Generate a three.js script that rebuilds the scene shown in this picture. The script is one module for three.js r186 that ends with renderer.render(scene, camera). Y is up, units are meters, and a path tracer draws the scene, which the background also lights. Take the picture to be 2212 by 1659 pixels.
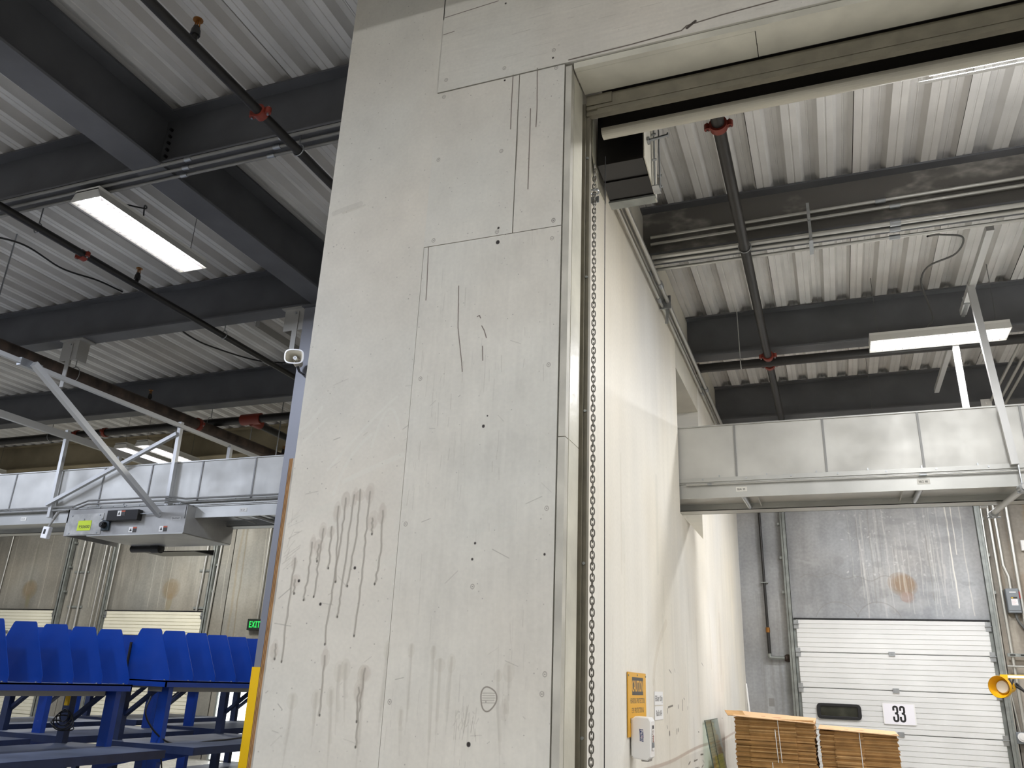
import * as THREE from 'three';
import { RectAreaLightUniformsLib } from 'three/addons/lights/RectAreaLightUniformsLib.js';
import { mergeGeometries, toCreasedNormals } from 'three/addons/utils/BufferGeometryUtils.js';
import { RoundedBoxGeometry } from 'three/addons/geometries/RoundedBoxGeometry.js';
import { ImprovedNoise } from 'three/addons/math/ImprovedNoise.js';

// ---------------------------------------------------------------- camera, exposure, renderer
RectAreaLightUniformsLib.init();
const renderer = new THREE.WebGLRenderer({ antialias: true });
renderer.toneMapping = THREE.LinearToneMapping;
renderer.toneMappingExposure = 1.0;
renderer.shadowMap.enabled = true;
const scene = new THREE.Scene();
scene.background = new THREE.Color(0x000000);
const camera = new THREE.PerspectiveCamera(50.81, 2212 / 1659, 0.05, 100);
camera.matrix.makeBasis(new THREE.Vector3(0.934085, 0.040033, -0.3548), new THREE.Vector3(0.087949, 0.93728, 0.337299), new THREE.Vector3(0.34605, -0.346271, 0.871978));
camera.matrix.setPosition(0, 1.5, 0);
camera.matrix.decompose(camera.position, camera.quaternion, camera.scale);
const COOL = new THREE.Color(0.985, 0.99, 1.015), BLUISH = new THREE.Color(0.86, 0.94, 1.14), WARM = new THREE.Color(1.02, 1.0, 0.93);   // tubes of three batches
const LAMP = 120, TUBE = 9;                                 // radiance of a fixture's opening, of a tube as the eye sees it

// ---------------------------------------------------------------- helpers
let seed = 7;
const rnd = () => { seed = (seed * 1664525 + 1013904223) >>> 0; return seed / 4294967296; };
const rr = (a, b) => a + (b - a) * rnd();
const PI = Math.PI, V = (x, y, z) => new THREE.Vector3(x, y, z);
const names = new Map();
function numbered(n) { const k = names.get(n) || 0; names.set(n, k + 1); return k ? n + '_' + String(k).padStart(3, '0') : n; }
function uvm(g) {                                           // uv in metres, from the side a face points to
  const p = g.attributes.position, n = g.attributes.normal, uv = new Float32Array(p.count * 2);
  for (let i = 0; i < p.count; i++) {
    const ax = Math.abs(n.getX(i)), ay = Math.abs(n.getY(i)), az = Math.abs(n.getZ(i));
    if (ax >= ay && ax >= az) { uv[2 * i] = p.getZ(i); uv[2 * i + 1] = p.getY(i); }
    else if (ay >= az) { uv[2 * i] = p.getX(i); uv[2 * i + 1] = p.getZ(i); }
    else { uv[2 * i] = p.getX(i); uv[2 * i + 1] = p.getY(i); }
  }
  g.setAttribute('uv', new THREE.BufferAttribute(uv, 2)); return g;
}
const flat = (g) => (g.index ? g.toNonIndexed() : g);
function bx(x0, x1, y0, y1, z0, z1) {                       // a box between two corners
  return new THREE.BoxGeometry(Math.abs(x1 - x0), Math.abs(y1 - y0), Math.abs(z1 - z0)).translate((x0 + x1) / 2, (y0 + y1) / 2, (z0 + z1) / 2);
}
function rbx(x0, x1, y0, y1, z0, z1, r = 0.01, s = 2) {
  return new RoundedBoxGeometry(Math.abs(x1 - x0), Math.abs(y1 - y0), Math.abs(z1 - z0), s, r).translate((x0 + x1) / 2, (y0 + y1) / 2, (z0 + z1) / 2);
}
function rod(a, b, r, seg = 12, r2 = r, open = false) {     // cylinder between two points
  a = V(...a); b = V(...b); const d = b.clone().sub(a), L = d.length();
  const g = new THREE.CylinderGeometry(r2, r, L, seg, 1, open);
  g.applyQuaternion(new THREE.Quaternion().setFromUnitVectors(V(0, 1, 0), d.normalize()));
  return g.translate((a.x + b.x) / 2, (a.y + b.y) / 2, (a.z + b.z) / 2);
}
function bar(a, b, w, h, up = [0, 1, 0]) {                  // rectangular bar between two points; h along "up"
  a = V(...a); b = V(...b); const d = b.clone().sub(a), L = d.length(); d.normalize();
  const s = V().crossVectors(V(...up), d).normalize(), u = V().crossVectors(d, s);
  const g = new THREE.BoxGeometry(w, h, L);
  g.applyMatrix4(new THREE.Matrix4().makeBasis(s, u, d));
  return g.translate((a.x + b.x) / 2, (a.y + b.y) / 2, (a.z + b.z) / 2);
}
function tube(pts, r, seg = 40, rad = 8) { return new THREE.TubeGeometry(new THREE.CatmullRomCurve3(pts.map((p) => V(...p)), false, 'centripetal'), seg, r, rad, false); }
function extr(poly, depth, bevel = 0) {                     // polygon in XY, pushed along +Z
  const s = new THREE.Shape(); poly.forEach(([x, y], i) => (i ? s.lineTo(x, y) : s.moveTo(x, y))); s.closePath();
  return new THREE.ExtrudeGeometry(s, { depth, bevelEnabled: bevel > 0, bevelSize: bevel, bevelThickness: bevel, bevelSegments: 1 });
}
const toX = (g) => g.applyMatrix4(new THREE.Matrix4().set(0, 0, 1, 0, 0, 1, 0, 0, -1, 0, 0, 0, 0, 0, 0, 1));  // profile (x,y) -> (-z,y), depth -> x
function obj(name, geos, m, parent = scene, keepUV = false) {
  const list = (Array.isArray(geos) ? geos : [geos]).map((g) => { let f = flat(g); const c = new THREE.BufferGeometry(); for (const k of ['position', 'normal', 'uv']) c.setAttribute(k, f.attributes[k]); return c; });
  let g = list.length > 1 ? mergeGeometries(list) : list[0];
  if (!keepUV) uvm(g);
  const o = new THREE.Mesh(g, m); o.name = parent === scene ? numbered(name) : name; o.castShadow = o.receiveShadow = true; parent.add(o); return o;
}
function tag(o, label, category, group) { o.userData.label = label; o.userData.category = category; if (group) o.userData.group = group; return o; }
function thing(name, label, category, pos = [0, 0, 0], turn = 0, group) {
  const o = new THREE.Group(); o.name = numbered(name); scene.add(o); o.position.set(...pos); o.rotation.y = turn; return tag(o, label, category, group);
}
function struct(name, geos, m) { const o = obj(name, geos, m); o.userData.kind = 'structure'; return o; }
function structGroup(name) { const o = new THREE.Group(); o.name = name; o.userData.kind = 'structure'; scene.add(o); return o; }
function copy(src, pos, turn, label) { const c = src.clone(); c.name = numbered(src.name.replace(/_\d{3}$/, '')); c.userData = { ...src.userData }; c.position.set(...pos); c.rotation.y = turn; if (label) c.userData.label = label; scene.add(c); return c; }

// ---------------------------------------------------------------- procedural textures
const noise = new ImprovedNoise();
function fbm(x, y, z, o = 4) { let s = 0, a = 0.5, f = 1; for (let i = 0; i < o; i++) { s += a * noise.noise(x * f, y * f, z + i * 7.3); a *= 0.5; f *= 2.03; } return s; }
function canvasOf(w, h, draw) { const c = document.createElement('canvas'); c.width = w; c.height = h; draw(c.getContext('2d'), w, h); return c; }
function tex(c, srgb = true) { const t = new THREE.CanvasTexture(c); if (srgb) t.colorSpace = THREE.SRGBColorSpace; t.wrapS = t.wrapT = THREE.RepeatWrapping; t.anisotropy = 8; return t; }
function noiseTex(size, metres, rgb, f) {                   // tileable by mirroring; f(u,v) gives a factor around 1
  const d = new Uint8Array(size * size * 4);
  for (let j = 0; j < size; j++) for (let i = 0; i < size; i++) {
    const k = f((i / size) * metres, (j / size) * metres), o = 4 * (j * size + i);
    d[o] = Math.max(0, Math.min(255, rgb[0] * (k[0] ?? k))); d[o + 1] = Math.max(0, Math.min(255, rgb[1] * (k[1] ?? k))); d[o + 2] = Math.max(0, Math.min(255, rgb[2] * (k[2] ?? k))); d[o + 3] = 255;
  }
  const t = new THREE.DataTexture(d, size, size); t.wrapS = t.wrapT = THREE.MirroredRepeatWrapping; t.magFilter = THREE.LinearFilter; t.colorSpace = THREE.SRGBColorSpace;
  t.repeat.set(1 / metres, 1 / metres); t.needsUpdate = true; return t;
}
function linTex(t) { t.colorSpace = THREE.NoColorSpace; return t; }
const std = (color, rough = 0.6, metal = 0, extra = {}) => new THREE.MeshStandardMaterial({ color, roughness: rough, metalness: metal, ...extra });
const grime = (size, m, a, b) => noiseTex(size, m, [255, 255, 255], (u, v) => 1 - a + a * (0.6 + fbm(u * b, v * b, 3, 5)));
const paintNoise = grime(512, 3, 0.16, 1.6), fineNoise = grime(512, 0.8, 0.22, 9);
const roughNoise = linTex(noiseTex(256, 1.5, [255, 255, 255], (u, v) => 0.8 + 0.5 * fbm(u * 3, v * 3, 9, 4)));
const spangle = linTex(noiseTex(512, 1.2, [255, 255, 255], (u, v) => 0.58 + 0.35 * fbm(u * 2.2, v * 2.2, 5, 4)));
const bumpFine = linTex(noiseTex(512, 0.6, [128, 128, 128], (u, v) => 1 + 0.9 * fbm(u * 26, v * 26, 2, 3)));
const bumpWave = linTex(noiseTex(256, 3, [128, 128, 128], (u, v) => 1 + 1.2 * fbm(u * 1.4, v * 1.4, 6, 2)));
const concreteMap = (rgb, z) => noiseTex(1024, 6, rgb, (u, v) => {
  const a = fbm(u * 0.7, v * 0.7, z, 5), b = fbm(u * 5, v * 1.2, z + 4, 4), c = fbm(u * 30, v * 30, z + 8, 2), s = 1 + 0.34 * a + 0.22 * b + 0.1 * c, t = fbm(u * 1.1, v * 0.8, z + 20, 3);
  return [s * (1 + 0.06 * t), s, s * (1 - 0.08 * t)];
});
const M = {
  deck: std(0xe0deda, 0.5, 0.0, { map: paintNoise }),
  roof: std(0x6a6a68, 0.9),
  lampLitBeam: std(0xa4977a, 0.6, 0, { map: grime(512, 2.5, 0.3, 1.3) }), scuffBeam: std(0xffffff, 0.6, 0, { map: noiseTex(1024, 4, [100, 97, 92], (u, v) => { const n = fbm(u * 1.7, v * 2.6, 14, 5), k = fbm(u * 9, v * 16, 3, 3); return 0.95 + 0.25 * fbm(u, v, 2, 3) + (n > 0.08 ? Math.min(0.55, (n - 0.08) * 5) * (0.55 + 1.3 * k) : 0); }) }), ductRib: std(0x8d8d8b, 0.5, 0.4),  // tan beam variant puts warm lamplight into the dark beam colour
  beam: std(0x67686b, 0.55, 0.0, { map: grime(512, 2.5, 0.3, 1.3) }),
  column: std(0x74757a, 0.5),
  pipe: std(0x2a2826, 0.42, 0.2, { map: fineNoise }),
  rustPipe: std(0xffffff, 0.7, 0.1, { map: noiseTex(256, 1.2, [70, 58, 50], (u, v) => 1 + 1.1 * fbm(u * 5, v * 2, 1, 4)) }),
  red: std(0x7c2e20, 0.5),
  brass: std(0x94642e, 0.4, 0.7),
  galv: std(0xb9bcbe, 0.34, 0.85, { map: fineNoise }),
  conduit: std(0xc4c3bd, 0.34, 0.75),
  conduitPaint: std(0x8e8d88, 0.5, 0.1, { map: fineNoise }),
  strut: std(0xbdbdbb, 0.4, 0.35),
  duct: std(0xd2d1cb, 0.9, 0.5, { map: paintNoise, roughnessMap: spangle, bumpMap: bumpWave, bumpScale: 0.006 }),
  ductLip: std(0xbfbfba, 0.42, 0.6, { map: paintNoise }),
  cream: std(0xd9d4c6, 0.55, 0, { map: paintNoise, bumpMap: bumpFine, bumpScale: 0.0008 }),
  creamSatin: std(0xd6d1c0, 0.3, 0, { map: paintNoise }),
  hallWall: std(0xffffff, 0.5, 0, { bumpMap: bumpFine, bumpScale: 0.0006 }),
  doorWhite: std(0xe6e6e4, 0.45, 0, { map: grime(512, 2.5, 0.1, 1.2) }),
  doorCream: std(0xdedac8, 0.5, 0, { map: grime(512, 2.5, 0.1, 1.2) }),
  steelGrey: std(0x9da19d, 0.45, 0.6, { map: fineNoise }),
  black: std(0x161514, 0.4), blackSatin: std(0x1d1b1a, 0.28, 0.1), rubber: std(0x141416, 0.55),
  white: std(0xe9e8e6, 0.4), whitePlastic: std(0xeeedeb, 0.3),
  yellow: std(0xe8b800, 0.45), yellowLamp: std(0xe2a806, 0.4),
  blue: std(0x0a3b96, 0.42, 0, { map: grime(512, 2, 0.14, 1.5), roughnessMap: roughNoise }),
  blueDark: std(0x1c2c52, 0.5, 0, { map: fineNoise }),
  bench: std(0x6a7180, 0.5, 0.1, { map: grime(512, 2, 0.3, 2) }),
  greyBox: std(0x7d8286, 0.5, 0.1), greyPlate: std(0x9c9a94, 0.5),
  chain: std(0x8d8a82, 0.38, 0.8, { map: fineNoise }),
  cable: std(0x121214, 0.5), cableGrey: std(0x5a5a58, 0.5),
  plyEdgeA: std(0xb48a58, 0.8, 0, { map: fineNoise }), plyEdgeB: std(0x6e4526, 0.85, 0, { map: fineNoise }),
  khaki: std(0x787260, 0.55, 0, { map: fineNoise }), curtain: std(0x241f1b, 0.6, 0.1, { map: fineNoise }),
  tube: new THREE.MeshStandardMaterial({ color: 0xffffff, emissive: COOL, emissiveIntensity: TUBE, roughness: 0.5 }),
  reflector: std(0xf2f2f0, 0.3), louver: std(0xe4e2e6, 0.22, 0.6), fixture: std(0xd8d6d0, 0.5),
  floor: std(0xffffff, 0.32, 0, { map: noiseTex(1024, 8, [168, 166, 161], (u, v) => 1 + 0.2 * fbm(u * 0.8, v * 0.8, 2, 5) + 0.08 * fbm(u * 14, v * 14, 5, 2)), roughnessMap: roughNoise }),
};

// ================================================================ THE SETTING
const DECK = 5.6, X0 = -19.5, X1 = 7.5, ZB = -12.8, ZF = 6.5;
struct('floor', bx(X0, X1, -0.2, 0, ZB, ZF), M.floor);
struct('wall_left', bx(X0 - 0.2, X0, -0.2, 5.9, ZB, ZF), std(0xffffff, 0.8, 0, { map: concreteMap([150, 146, 138], 31) }));
struct('wall_right', bx(X1, X1 + 0.2, -0.2, 5.9, ZB, ZF), std(0xd0ccc2, 0.7));
struct('wall_front', bx(X0, X1, -0.2, 5.9, ZF, ZF + 0.2), std(0xd0ccc2, 0.7));

// ceiling: fluted steel deck in lapped sheets, three flutes each, under a roof slab
const ceiling = structGroup('ceiling');
obj('roof_slab', bx(X0, X1, 5.72, 5.9, ZB, ZF), M.roof, ceiling);
{
  const P = 0.2563, prof = [];
  for (let k = 0; k < 3; k++) { const o = k * P; prof.push([o + 0.002, 0], [o + 0.05, 0], [o + 0.054, 0.006], [o + 0.062, 0.006], [o + 0.066, 0], [o + 0.112, 0], [o + 0.142, 0.075], [o + 0.18, 0.075], [o + 0.184, 0.069], [o + 0.192, 0.069], [o + 0.196, 0.075], [o + 0.228, 0.075]); }
  prof.push([3 * P - 0.003, 0]);
  const pos = [], lens = ZF - ZB;
  for (let i = 0; i + 1 < prof.length; i++) {
    const [a, b] = prof[i], [c, d] = prof[i + 1];
    pos.push(a, b, 0, c, d, 0, c, d, lens, a, b, 0, c, d, lens, a, b, lens);
  }
  const last = prof[prof.length - 1]; pos.push(last[0], 0, 0, last[0], 0.03, 0, last[0], 0.03, lens, last[0], 0, 0, last[0], 0.03, lens, last[0], 0, lens);
  const g = new THREE.BufferGeometry(); g.setAttribute('position', new THREE.Float32BufferAttribute(pos, 3)); g.computeVertexNormals(); uvm(g);
  const deckM = [M.deck, M.deck.clone(), M.deck.clone()]; deckM[1].color.set(0xdad7d2); deckM[2].color.set(0xe4e2de);
  for (let i = 0, x = X0; x < X1 - 0.4; i++, x += 3 * P) {
    const m = new THREE.Mesh(g, deckM[(i * 2) % 3]); m.name = 'deck_sheet'; m.position.set(x - 0.02 + 0.0, DECK + (i % 2 ? 0.004 : 0), ZB); m.receiveShadow = m.castShadow = true; ceiling.add(m);
  }
}

// back wall: concrete, with the stains, runs and patches of the bay above dock door 33 drawn where they are
const wallBack = structGroup('wall_back');
const concA = std(0xffffff, 0.8, 0, { map: concreteMap([142, 137, 126], 12), bumpMap: bumpFine, bumpScale: 0.002 });
obj('concrete_body', bx(X0, X1, -0.2, 5.9, ZB - 0.3, ZB - 0.06), concA, wallBack);
function wallPanel(x0, x1, rgb, z, extra, w = 1024, h = 1024) {
  const Y1 = 5.72, S = 5.72, cv = canvasOf(w, h, (c) => {
    const im = c.createImageData(w, h);
    for (let j = 0; j < h; j++) for (let i = 0; i < w; i++) {
      const u = x0 + ((x1 - x0) * i) / w, v = Y1 - (S * j) / h, a = fbm(u * 0.8, v * 0.8, z, 5), b = fbm(u * 6, v * 0.9, z + 4, 4), d = fbm(u * 26, v * 26, z + 8, 2), s = 1 + 0.34 * a + 0.13 * b + 0.1 * d, t = fbm(u * 0.9, v * 0.7, z + 20, 3), o = 4 * (j * w + i);
      im.data[o] = rgb[0] * s * (1 + 0.04 * t); im.data[o + 1] = rgb[1] * s; im.data[o + 2] = rgb[2] * s * (1 - 0.05 * t); im.data[o + 3] = 255;
    }
    c.putImageData(im, 0, 0);
    const X = (x) => ((x - x0) / (x1 - x0)) * w, Y = (y) => ((Y1 - y) / S) * h, k = w / (x1 - x0);
    const run = (x, y0, y1, wd, col, al) => { c.strokeStyle = col; c.globalAlpha = al; c.lineWidth = wd * k; c.lineCap = 'round'; c.beginPath(); let xx = x; c.moveTo(X(x), Y(y0)); for (let y = y0; y > y1; y -= 0.09) { xx += rr(-0.007, 0.008); c.lineTo(X(xx), Y(y)); } c.stroke(); c.globalAlpha = 1; };
    const blot = (x, y, rx, ry, col, al) => { for (let q = 0; q < 7; q++) { c.globalAlpha = al / 4; c.fillStyle = col; c.beginPath(); const f = rr(0.6, 1.05); c.ellipse(X(x + rr(-0.12, 0.12) * rx), Y(y + rr(-0.12, 0.12) * ry), rx * f * k, (ry * f * h) / S, rr(-0.4, 0.4), 0, 7); c.fill(); } c.globalAlpha = 1; };
    extra({ c, X, Y, k, run, blot });
  });
  const g = new THREE.BoxGeometry(x1 - x0, S, 0.06).translate((x0 + x1) / 2, S / 2, ZB - 0.03);
  obj('concrete_panel', g, std(0xffffff, 0.75, 0, { map: tex(cv), bumpMap: bumpFine, bumpScale: 0.0015 }), wallBack, true);
}
wallPanel(-1.51, 2.06, [160, 161, 162], 41, ({ c, X, Y, k, run, blot }) => {
  blot(0.95, 3.02, 0.2, 0.17, '#8d6a4e', 0.5); blot(0.98, 2.84, 0.11, 0.1, '#8d6a4e', 0.4);
  for (let i = 0; i < 70; i++) run(rr(0.3, 1.6), rr(3.2, 4.4), rr(2.55, 3.2), rr(0.004, 0.022), rnd() < 0.7 ? '#d5d3cd' : '#8a8781', rr(0.1, 0.45));
  run(1.6, 4.5, 2.62, 0.016, '#ece8df', 0.8); run(1.68, 4.5, 3.35, 0.013, '#ece8df', 0.75); run(1.79, 4.4, 2.55, 0.012, '#d9d5cb', 0.6);
  for (let i = 0; i < 26; i++) blot(rr(-0.4, 1.8), rr(2.6, 4.0), rr(0.05, 0.3), rr(0.02, 0.1), rnd() < 0.5 ? '#c4c4c2' : '#858585', 0.2);
  for (let i = 0; i < 120; i++) { const x = rr(0.2, 1.5), y = rr(3.1, 4.3); c.globalAlpha = rr(0.2, 0.5); c.fillStyle = '#d8d8d6'; c.beginPath(); c.ellipse(X(x), Y(y), rr(1, 7), rr(1, 5), rr(0, 3), 0, 7); c.fill(); } c.globalAlpha = 1;
  for (let i = 0; i < 9; i++) run(rr(-1.1, -0.55), rr(2.2, 3.2), rr(0.6, 1.6), rr(0.02, 0.06), '#6c6a66', 0.13);
  c.strokeStyle = '#7f7c77'; c.globalAlpha = 0.3; c.lineWidth = 0.014 * k; c.beginPath(); for (let i = 0; i <= 20; i++) c.lineTo(X(-0.4 + i * 0.06), Y(3.12 + 0.03 * Math.sin(i * 1.1) + 0.03 * Math.sin(i * 0.31))); c.stroke();
  for (let i = 0; i < 2; i++) { c.beginPath(); c.arc(X(0.05 + i * 0.55), Y(2.45), 0.3 * k, 3.5, 5.9); c.stroke(); } c.globalAlpha = 1;
  c.fillStyle = '#7d7b77'; c.globalAlpha = 0.7; c.fillRect(X(-0.96), Y(1.44), 0.075 * k, 0.1 * k); c.globalAlpha = 1;
}, 1024, 1536);
wallPanel(2.07, X1, [150, 143, 132], 47, ({ run, blot }) => { for (let i = 0; i < 24; i++) run(rr(2.1, 3), rr(3.4, 4.6), rr(1.8, 3), rr(0.01, 0.06), rnd() < 0.4 ? '#8c7256' : '#b9b3a7', 0.2); blot(2.5, 2.9, 0.1, 0.3, '#8a6b4a', 0.3); });
for (const [a, b, s, z] of [[-19.5, -14.42, -15.89, 51], [-14.4, -10.72, -12.09, 55], [-10.7, -1.53, 99, 59]]) {
  wallPanel(a, b, [124, 121, 113], z, ({ run, blot }) => {
    if (s < 90) { blot(s, 2.94, 0.22, 0.2, '#7a6347', 0.42); blot(s + 0.02, 2.7, 0.08, 0.2, '#7a6347', 0.25); }
    for (let i = 0; i < 22; i++) run(rr(a, b), rr(3.2, 4.4), rr(2.5, 3.2), rr(0.01, 0.06), rnd() < 0.4 ? '#5d5a51' : '#b0aa9b', rr(0.1, 0.25));
    for (let i = 0; i < 6; i++) run(rr(a, b), 4.4, 2.6, 0.008, '#c9c4b5', 0.5);
    if (s > 90) { run(-10.55, 4.2, 1, 0.05, '#7c6440', 0.22); run(-10.45, 4.2, 1, 0.03, '#5e4f38', 0.35); }
  });
}

// hallway wall: solid below, an opening where the duct passes, a lintel over it, the upper strip set back to the deck
const HX = -1.26;
{
  const w = 1536, h = 1024, z0 = -3.42, z1 = ZB, cv = canvasOf(w, h, (c) => {
    const im = c.createImageData(w, h);
    for (let j = 0; j < h; j++) for (let i = 0; i < w; i++) {
      const u = z0 + ((z1 - z0) * i) / w, v = 5 * (1 - j / h), s = 1 + 0.07 * fbm(u * 0.8, v * 0.8, 4, 4) + 0.04 * fbm(u * 5, v * 0.55, 7, 4) + 0.03 * fbm(u * 40, v * 40, 1, 2), t = fbm(u * 0.7, v * 0.5, 33, 3), o = 4 * (j * w + i);
      im.data[o] = 230 * s * (1 + 0.03 * t); im.data[o + 1] = 225 * s; im.data[o + 2] = 213 * s * (1 - 0.06 * t); im.data[o + 3] = 255;
    }
    c.putImageData(im, 0, 0);
    const X = (z) => ((z - z0) / (z1 - z0)) * w, Y = (y) => (1 - y / 5) * h, k = w / (z0 - z1);
    c.lineCap = 'round';
    for (let i = 0; i < 60; i++) { c.globalAlpha = rr(0.03, 0.1); c.strokeStyle = rnd() < 0.5 ? '#8a7f68' : '#a09a90'; c.lineWidth = rr(2, 16); const z = rr(z0, z1), y = rr(0.8, 3.2); c.beginPath(); c.moveTo(X(z), Y(y)); c.lineTo(X(z) + rr(-3, 3), Y(y - rr(0.2, 1.2))); c.stroke(); }
    c.globalAlpha = 0.1; c.strokeStyle = '#8c7b5e'; c.lineWidth = 13; c.beginPath(); c.moveTo(X(-6.75), Y(2.0)); c.quadraticCurveTo(X(-6.3), Y(1.8), X(-6.2), Y(1.55)); c.stroke();
    c.globalAlpha = 0.5; c.strokeStyle = '#a58f80'; c.lineWidth = 5; c.beginPath(); for (let z = -4; z > -12.8; z -= 0.3) c.lineTo(X(z), Y(0.99 + 0.012 * Math.sin(z * 2.1) - (z + 6) * 0.007)); c.stroke();
    c.fillStyle = '#b3aca2'; c.globalAlpha = 0.22; c.fillRect(0, Y(0.98), w, h); c.globalAlpha = 0.75; c.strokeStyle = '#3a352f';
    const mark = (z, y, dz, dy, lw) => { c.lineWidth = lw; c.beginPath(); c.moveTo(X(z), Y(y)); c.lineTo(X(z + dz), Y(y + dy)); c.stroke(); };
    mark(-6.75, 1.37, -0.2, 0.01, 2.5); mark(-6.72, 1.36, 0, -0.03, 2.5); mark(-7.4, 1.42, 0, -0.08, 3); mark(-7.2, 1.38, 0, -0.02, 3); mark(-6.78, 1.19, 0, -0.014, 5); mark(-7.1, 1.2, 0, -0.03, 3); mark(-7.16, 1.2, 0, -0.012, 4);
    for (let i = 0; i < 16; i++) mark(rr(-5.5, -11), rr(0.7, 1.9), rr(-0.1, 0.1), rr(-0.03, 0.03), rr(0.6, 1.6));
    for (let i = 0; i < 14; i++) mark(rr(-7.5, -8.5), rr(0.75, 0.95), rr(-0.3, 0.1), rr(-0.01, 0.02), rr(1, 2.4));
    c.globalAlpha = 1;
  });
  const M2 = M.hallWall.clone(); M2.map = tex(cv);
  const hall = structGroup('wall_hallway');
  const uvHall = (g) => { const p = g.attributes.position, uv = g.attributes.uv; for (let i = 0; i < p.count; i++) uv.setXY(i, (p.getZ(i) - z0) / (z1 - z0), p.getY(i) / 5); return g; };
  const B = (...a) => uvHall(flat(bx(...a)));
  obj('wall_body', [B(HX - 0.24, HX, 0, 3.06, -3.42, ZB), B(HX - 0.24, HX, 3.06, 4.86, -3.42, -7.6), B(HX - 0.24, HX, 3.06, 4.86, -9.05, ZB)], M2, hall, true);
  obj('lintel', bx(HX - 0.24, HX, 4.53, 4.86, -7.6, -9.05), M.cream, hall);
  obj('upper_wall', bx(HX - 0.24, HX - 0.06, 4.86, 5.6, -3.42, ZB), M.cream, hall);
}

// ================================================================ PARTITION WITH THE OPENING (plane z = -3.2)
const ZP = -3.2, SOF = 4.49;
const FT = {"drips":[[[-2.115,2.239],[-2.086,1.895]],[[-2.08,2.277],[-2.08,2.105],[-2.097,1.895],[-2.104,1.626]],[[-2.036,2.291],[-2.05,1.876],[-2.055,1.743]],[[-2.007,2.315],[-2.001,2.103],[-2.021,1.876]],[[-1.953,2.302],[-1.953,2.16],[-1.95,1.95],[-1.96,1.664]],[[-1.876,2.211],[-1.866,2.024],[-1.882,1.885]],[[-1.927,2.178],[-1.921,2.106]],[[-2.182,2.136],[-2.187,1.971],[-2.192,1.829]],[[-2.139,2.145],[-2.131,1.956]],[[-2.236,2.074],[-2.236,1.914],[-2.244,1.815]],[[-2.198,2.063],[-2.197,1.988]],[[-2.319,2.002],[-2.319,1.82],[-2.319,1.547]],[[-2.304,1.905],[-2.3,1.843]],[[-2.097,1.577],[-2.089,1.337]],[[-1.889,1.531],[-1.899,1.354],[-1.899,1.224]],[[-1.911,1.454],[-1.905,1.321]],[[-2.363,1.62],[-2.357,1.557]]],"faint":[[[-2.236,1.407],[-2.244,1.121]],[[-2.118,1.42],[-2.114,1.211]],[[-2.016,1.536],[-2.001,1.267]],[[-1.986,1.545],[-1.967,1.318]],[[-1.675,1.631],[-1.672,1.286]],[[-1.571,1.625],[-1.561,1.169]],[[-1.537,1.576],[-1.535,1.247]],[[-1.485,1.585],[-1.492,1.296]],[[-1.7,1.372],[-1.693,1.205]],[[-1.276,1.543],[-1.254,1.19]],[[-1.231,1.56],[-1.228,1.387]],[[-1.243,1.418],[-1.237,1.345]],[[-1.787,1.628],[-1.799,1.278]],[[-2.045,1.432],[-2.025,1.137]],[[-1.899,1.522],[-1.884,1.146]]],"screws":[[-1.753,2.147],[-1.41,1.873],[-1.079,1.536],[-1.757,1.405],[-1.089,2.195],[-1.089,1.463],[-1.733,3.594],[-1.384,3.583],[-1.092,3.595],[-1.097,3.497],[-1.741,2.842],[-1.097,2.847],[-1.738,4.607],[-1.392,4.592],[-1.114,4.633],[-1.743,4.494],[-1.098,4.513],[-1.384,4.059],[-1.744,4.084],[-1.092,3.595]],"dots":[[-1.401,2.58,3],[-1.409,2.055,3],[-1.418,1.987,3],[-1.093,2.003,3],[-1.992,1.956,3],[-2.151,1.797,3],[-2.282,1.9,3],[-1.389,1.265,5],[-1.377,3.523,6],[-1.377,3.604,3],[-1.4,2.58,4],[-1.383,2.628,2],[-1.405,5.046,3],[-1.117,4.584,3],[-1.386,4.51,3],[-1.378,3.603,3]],"cracks":[[[-1.573,3.312],[-1.563,3.089],[-1.551,3.017],[-1.529,2.902],[-1.522,2.856]],[[-1.427,2.975],[-1.421,2.902]],[[-1.464,3.132],[-1.452,3.137],[-1.446,3.122]],[[-1.437,3.081],[-1.424,3.056],[-1.411,3.016]],[[-1.759,3.562],[-1.75,3.359],[-1.746,3.258]],[[-1.78,5.061],[-1.611,5.07],[-1.45,5.079]],[[-1.782,4.936],[-1.711,4.941]],[[-1.339,4.533],[-1.338,4.352],[-1.337,4.184]],[[-1.303,4.298],[-1.301,4.103],[-1.3,3.882]],[[-1.203,4.539],[-1.198,4.279],[-1.197,4.165]],[[-1.232,4.287],[-1.23,4.051],[-1.228,3.799]]],"knot":[-1.314,1.436]};
const wallPart = structGroup('wall_partition');
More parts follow.
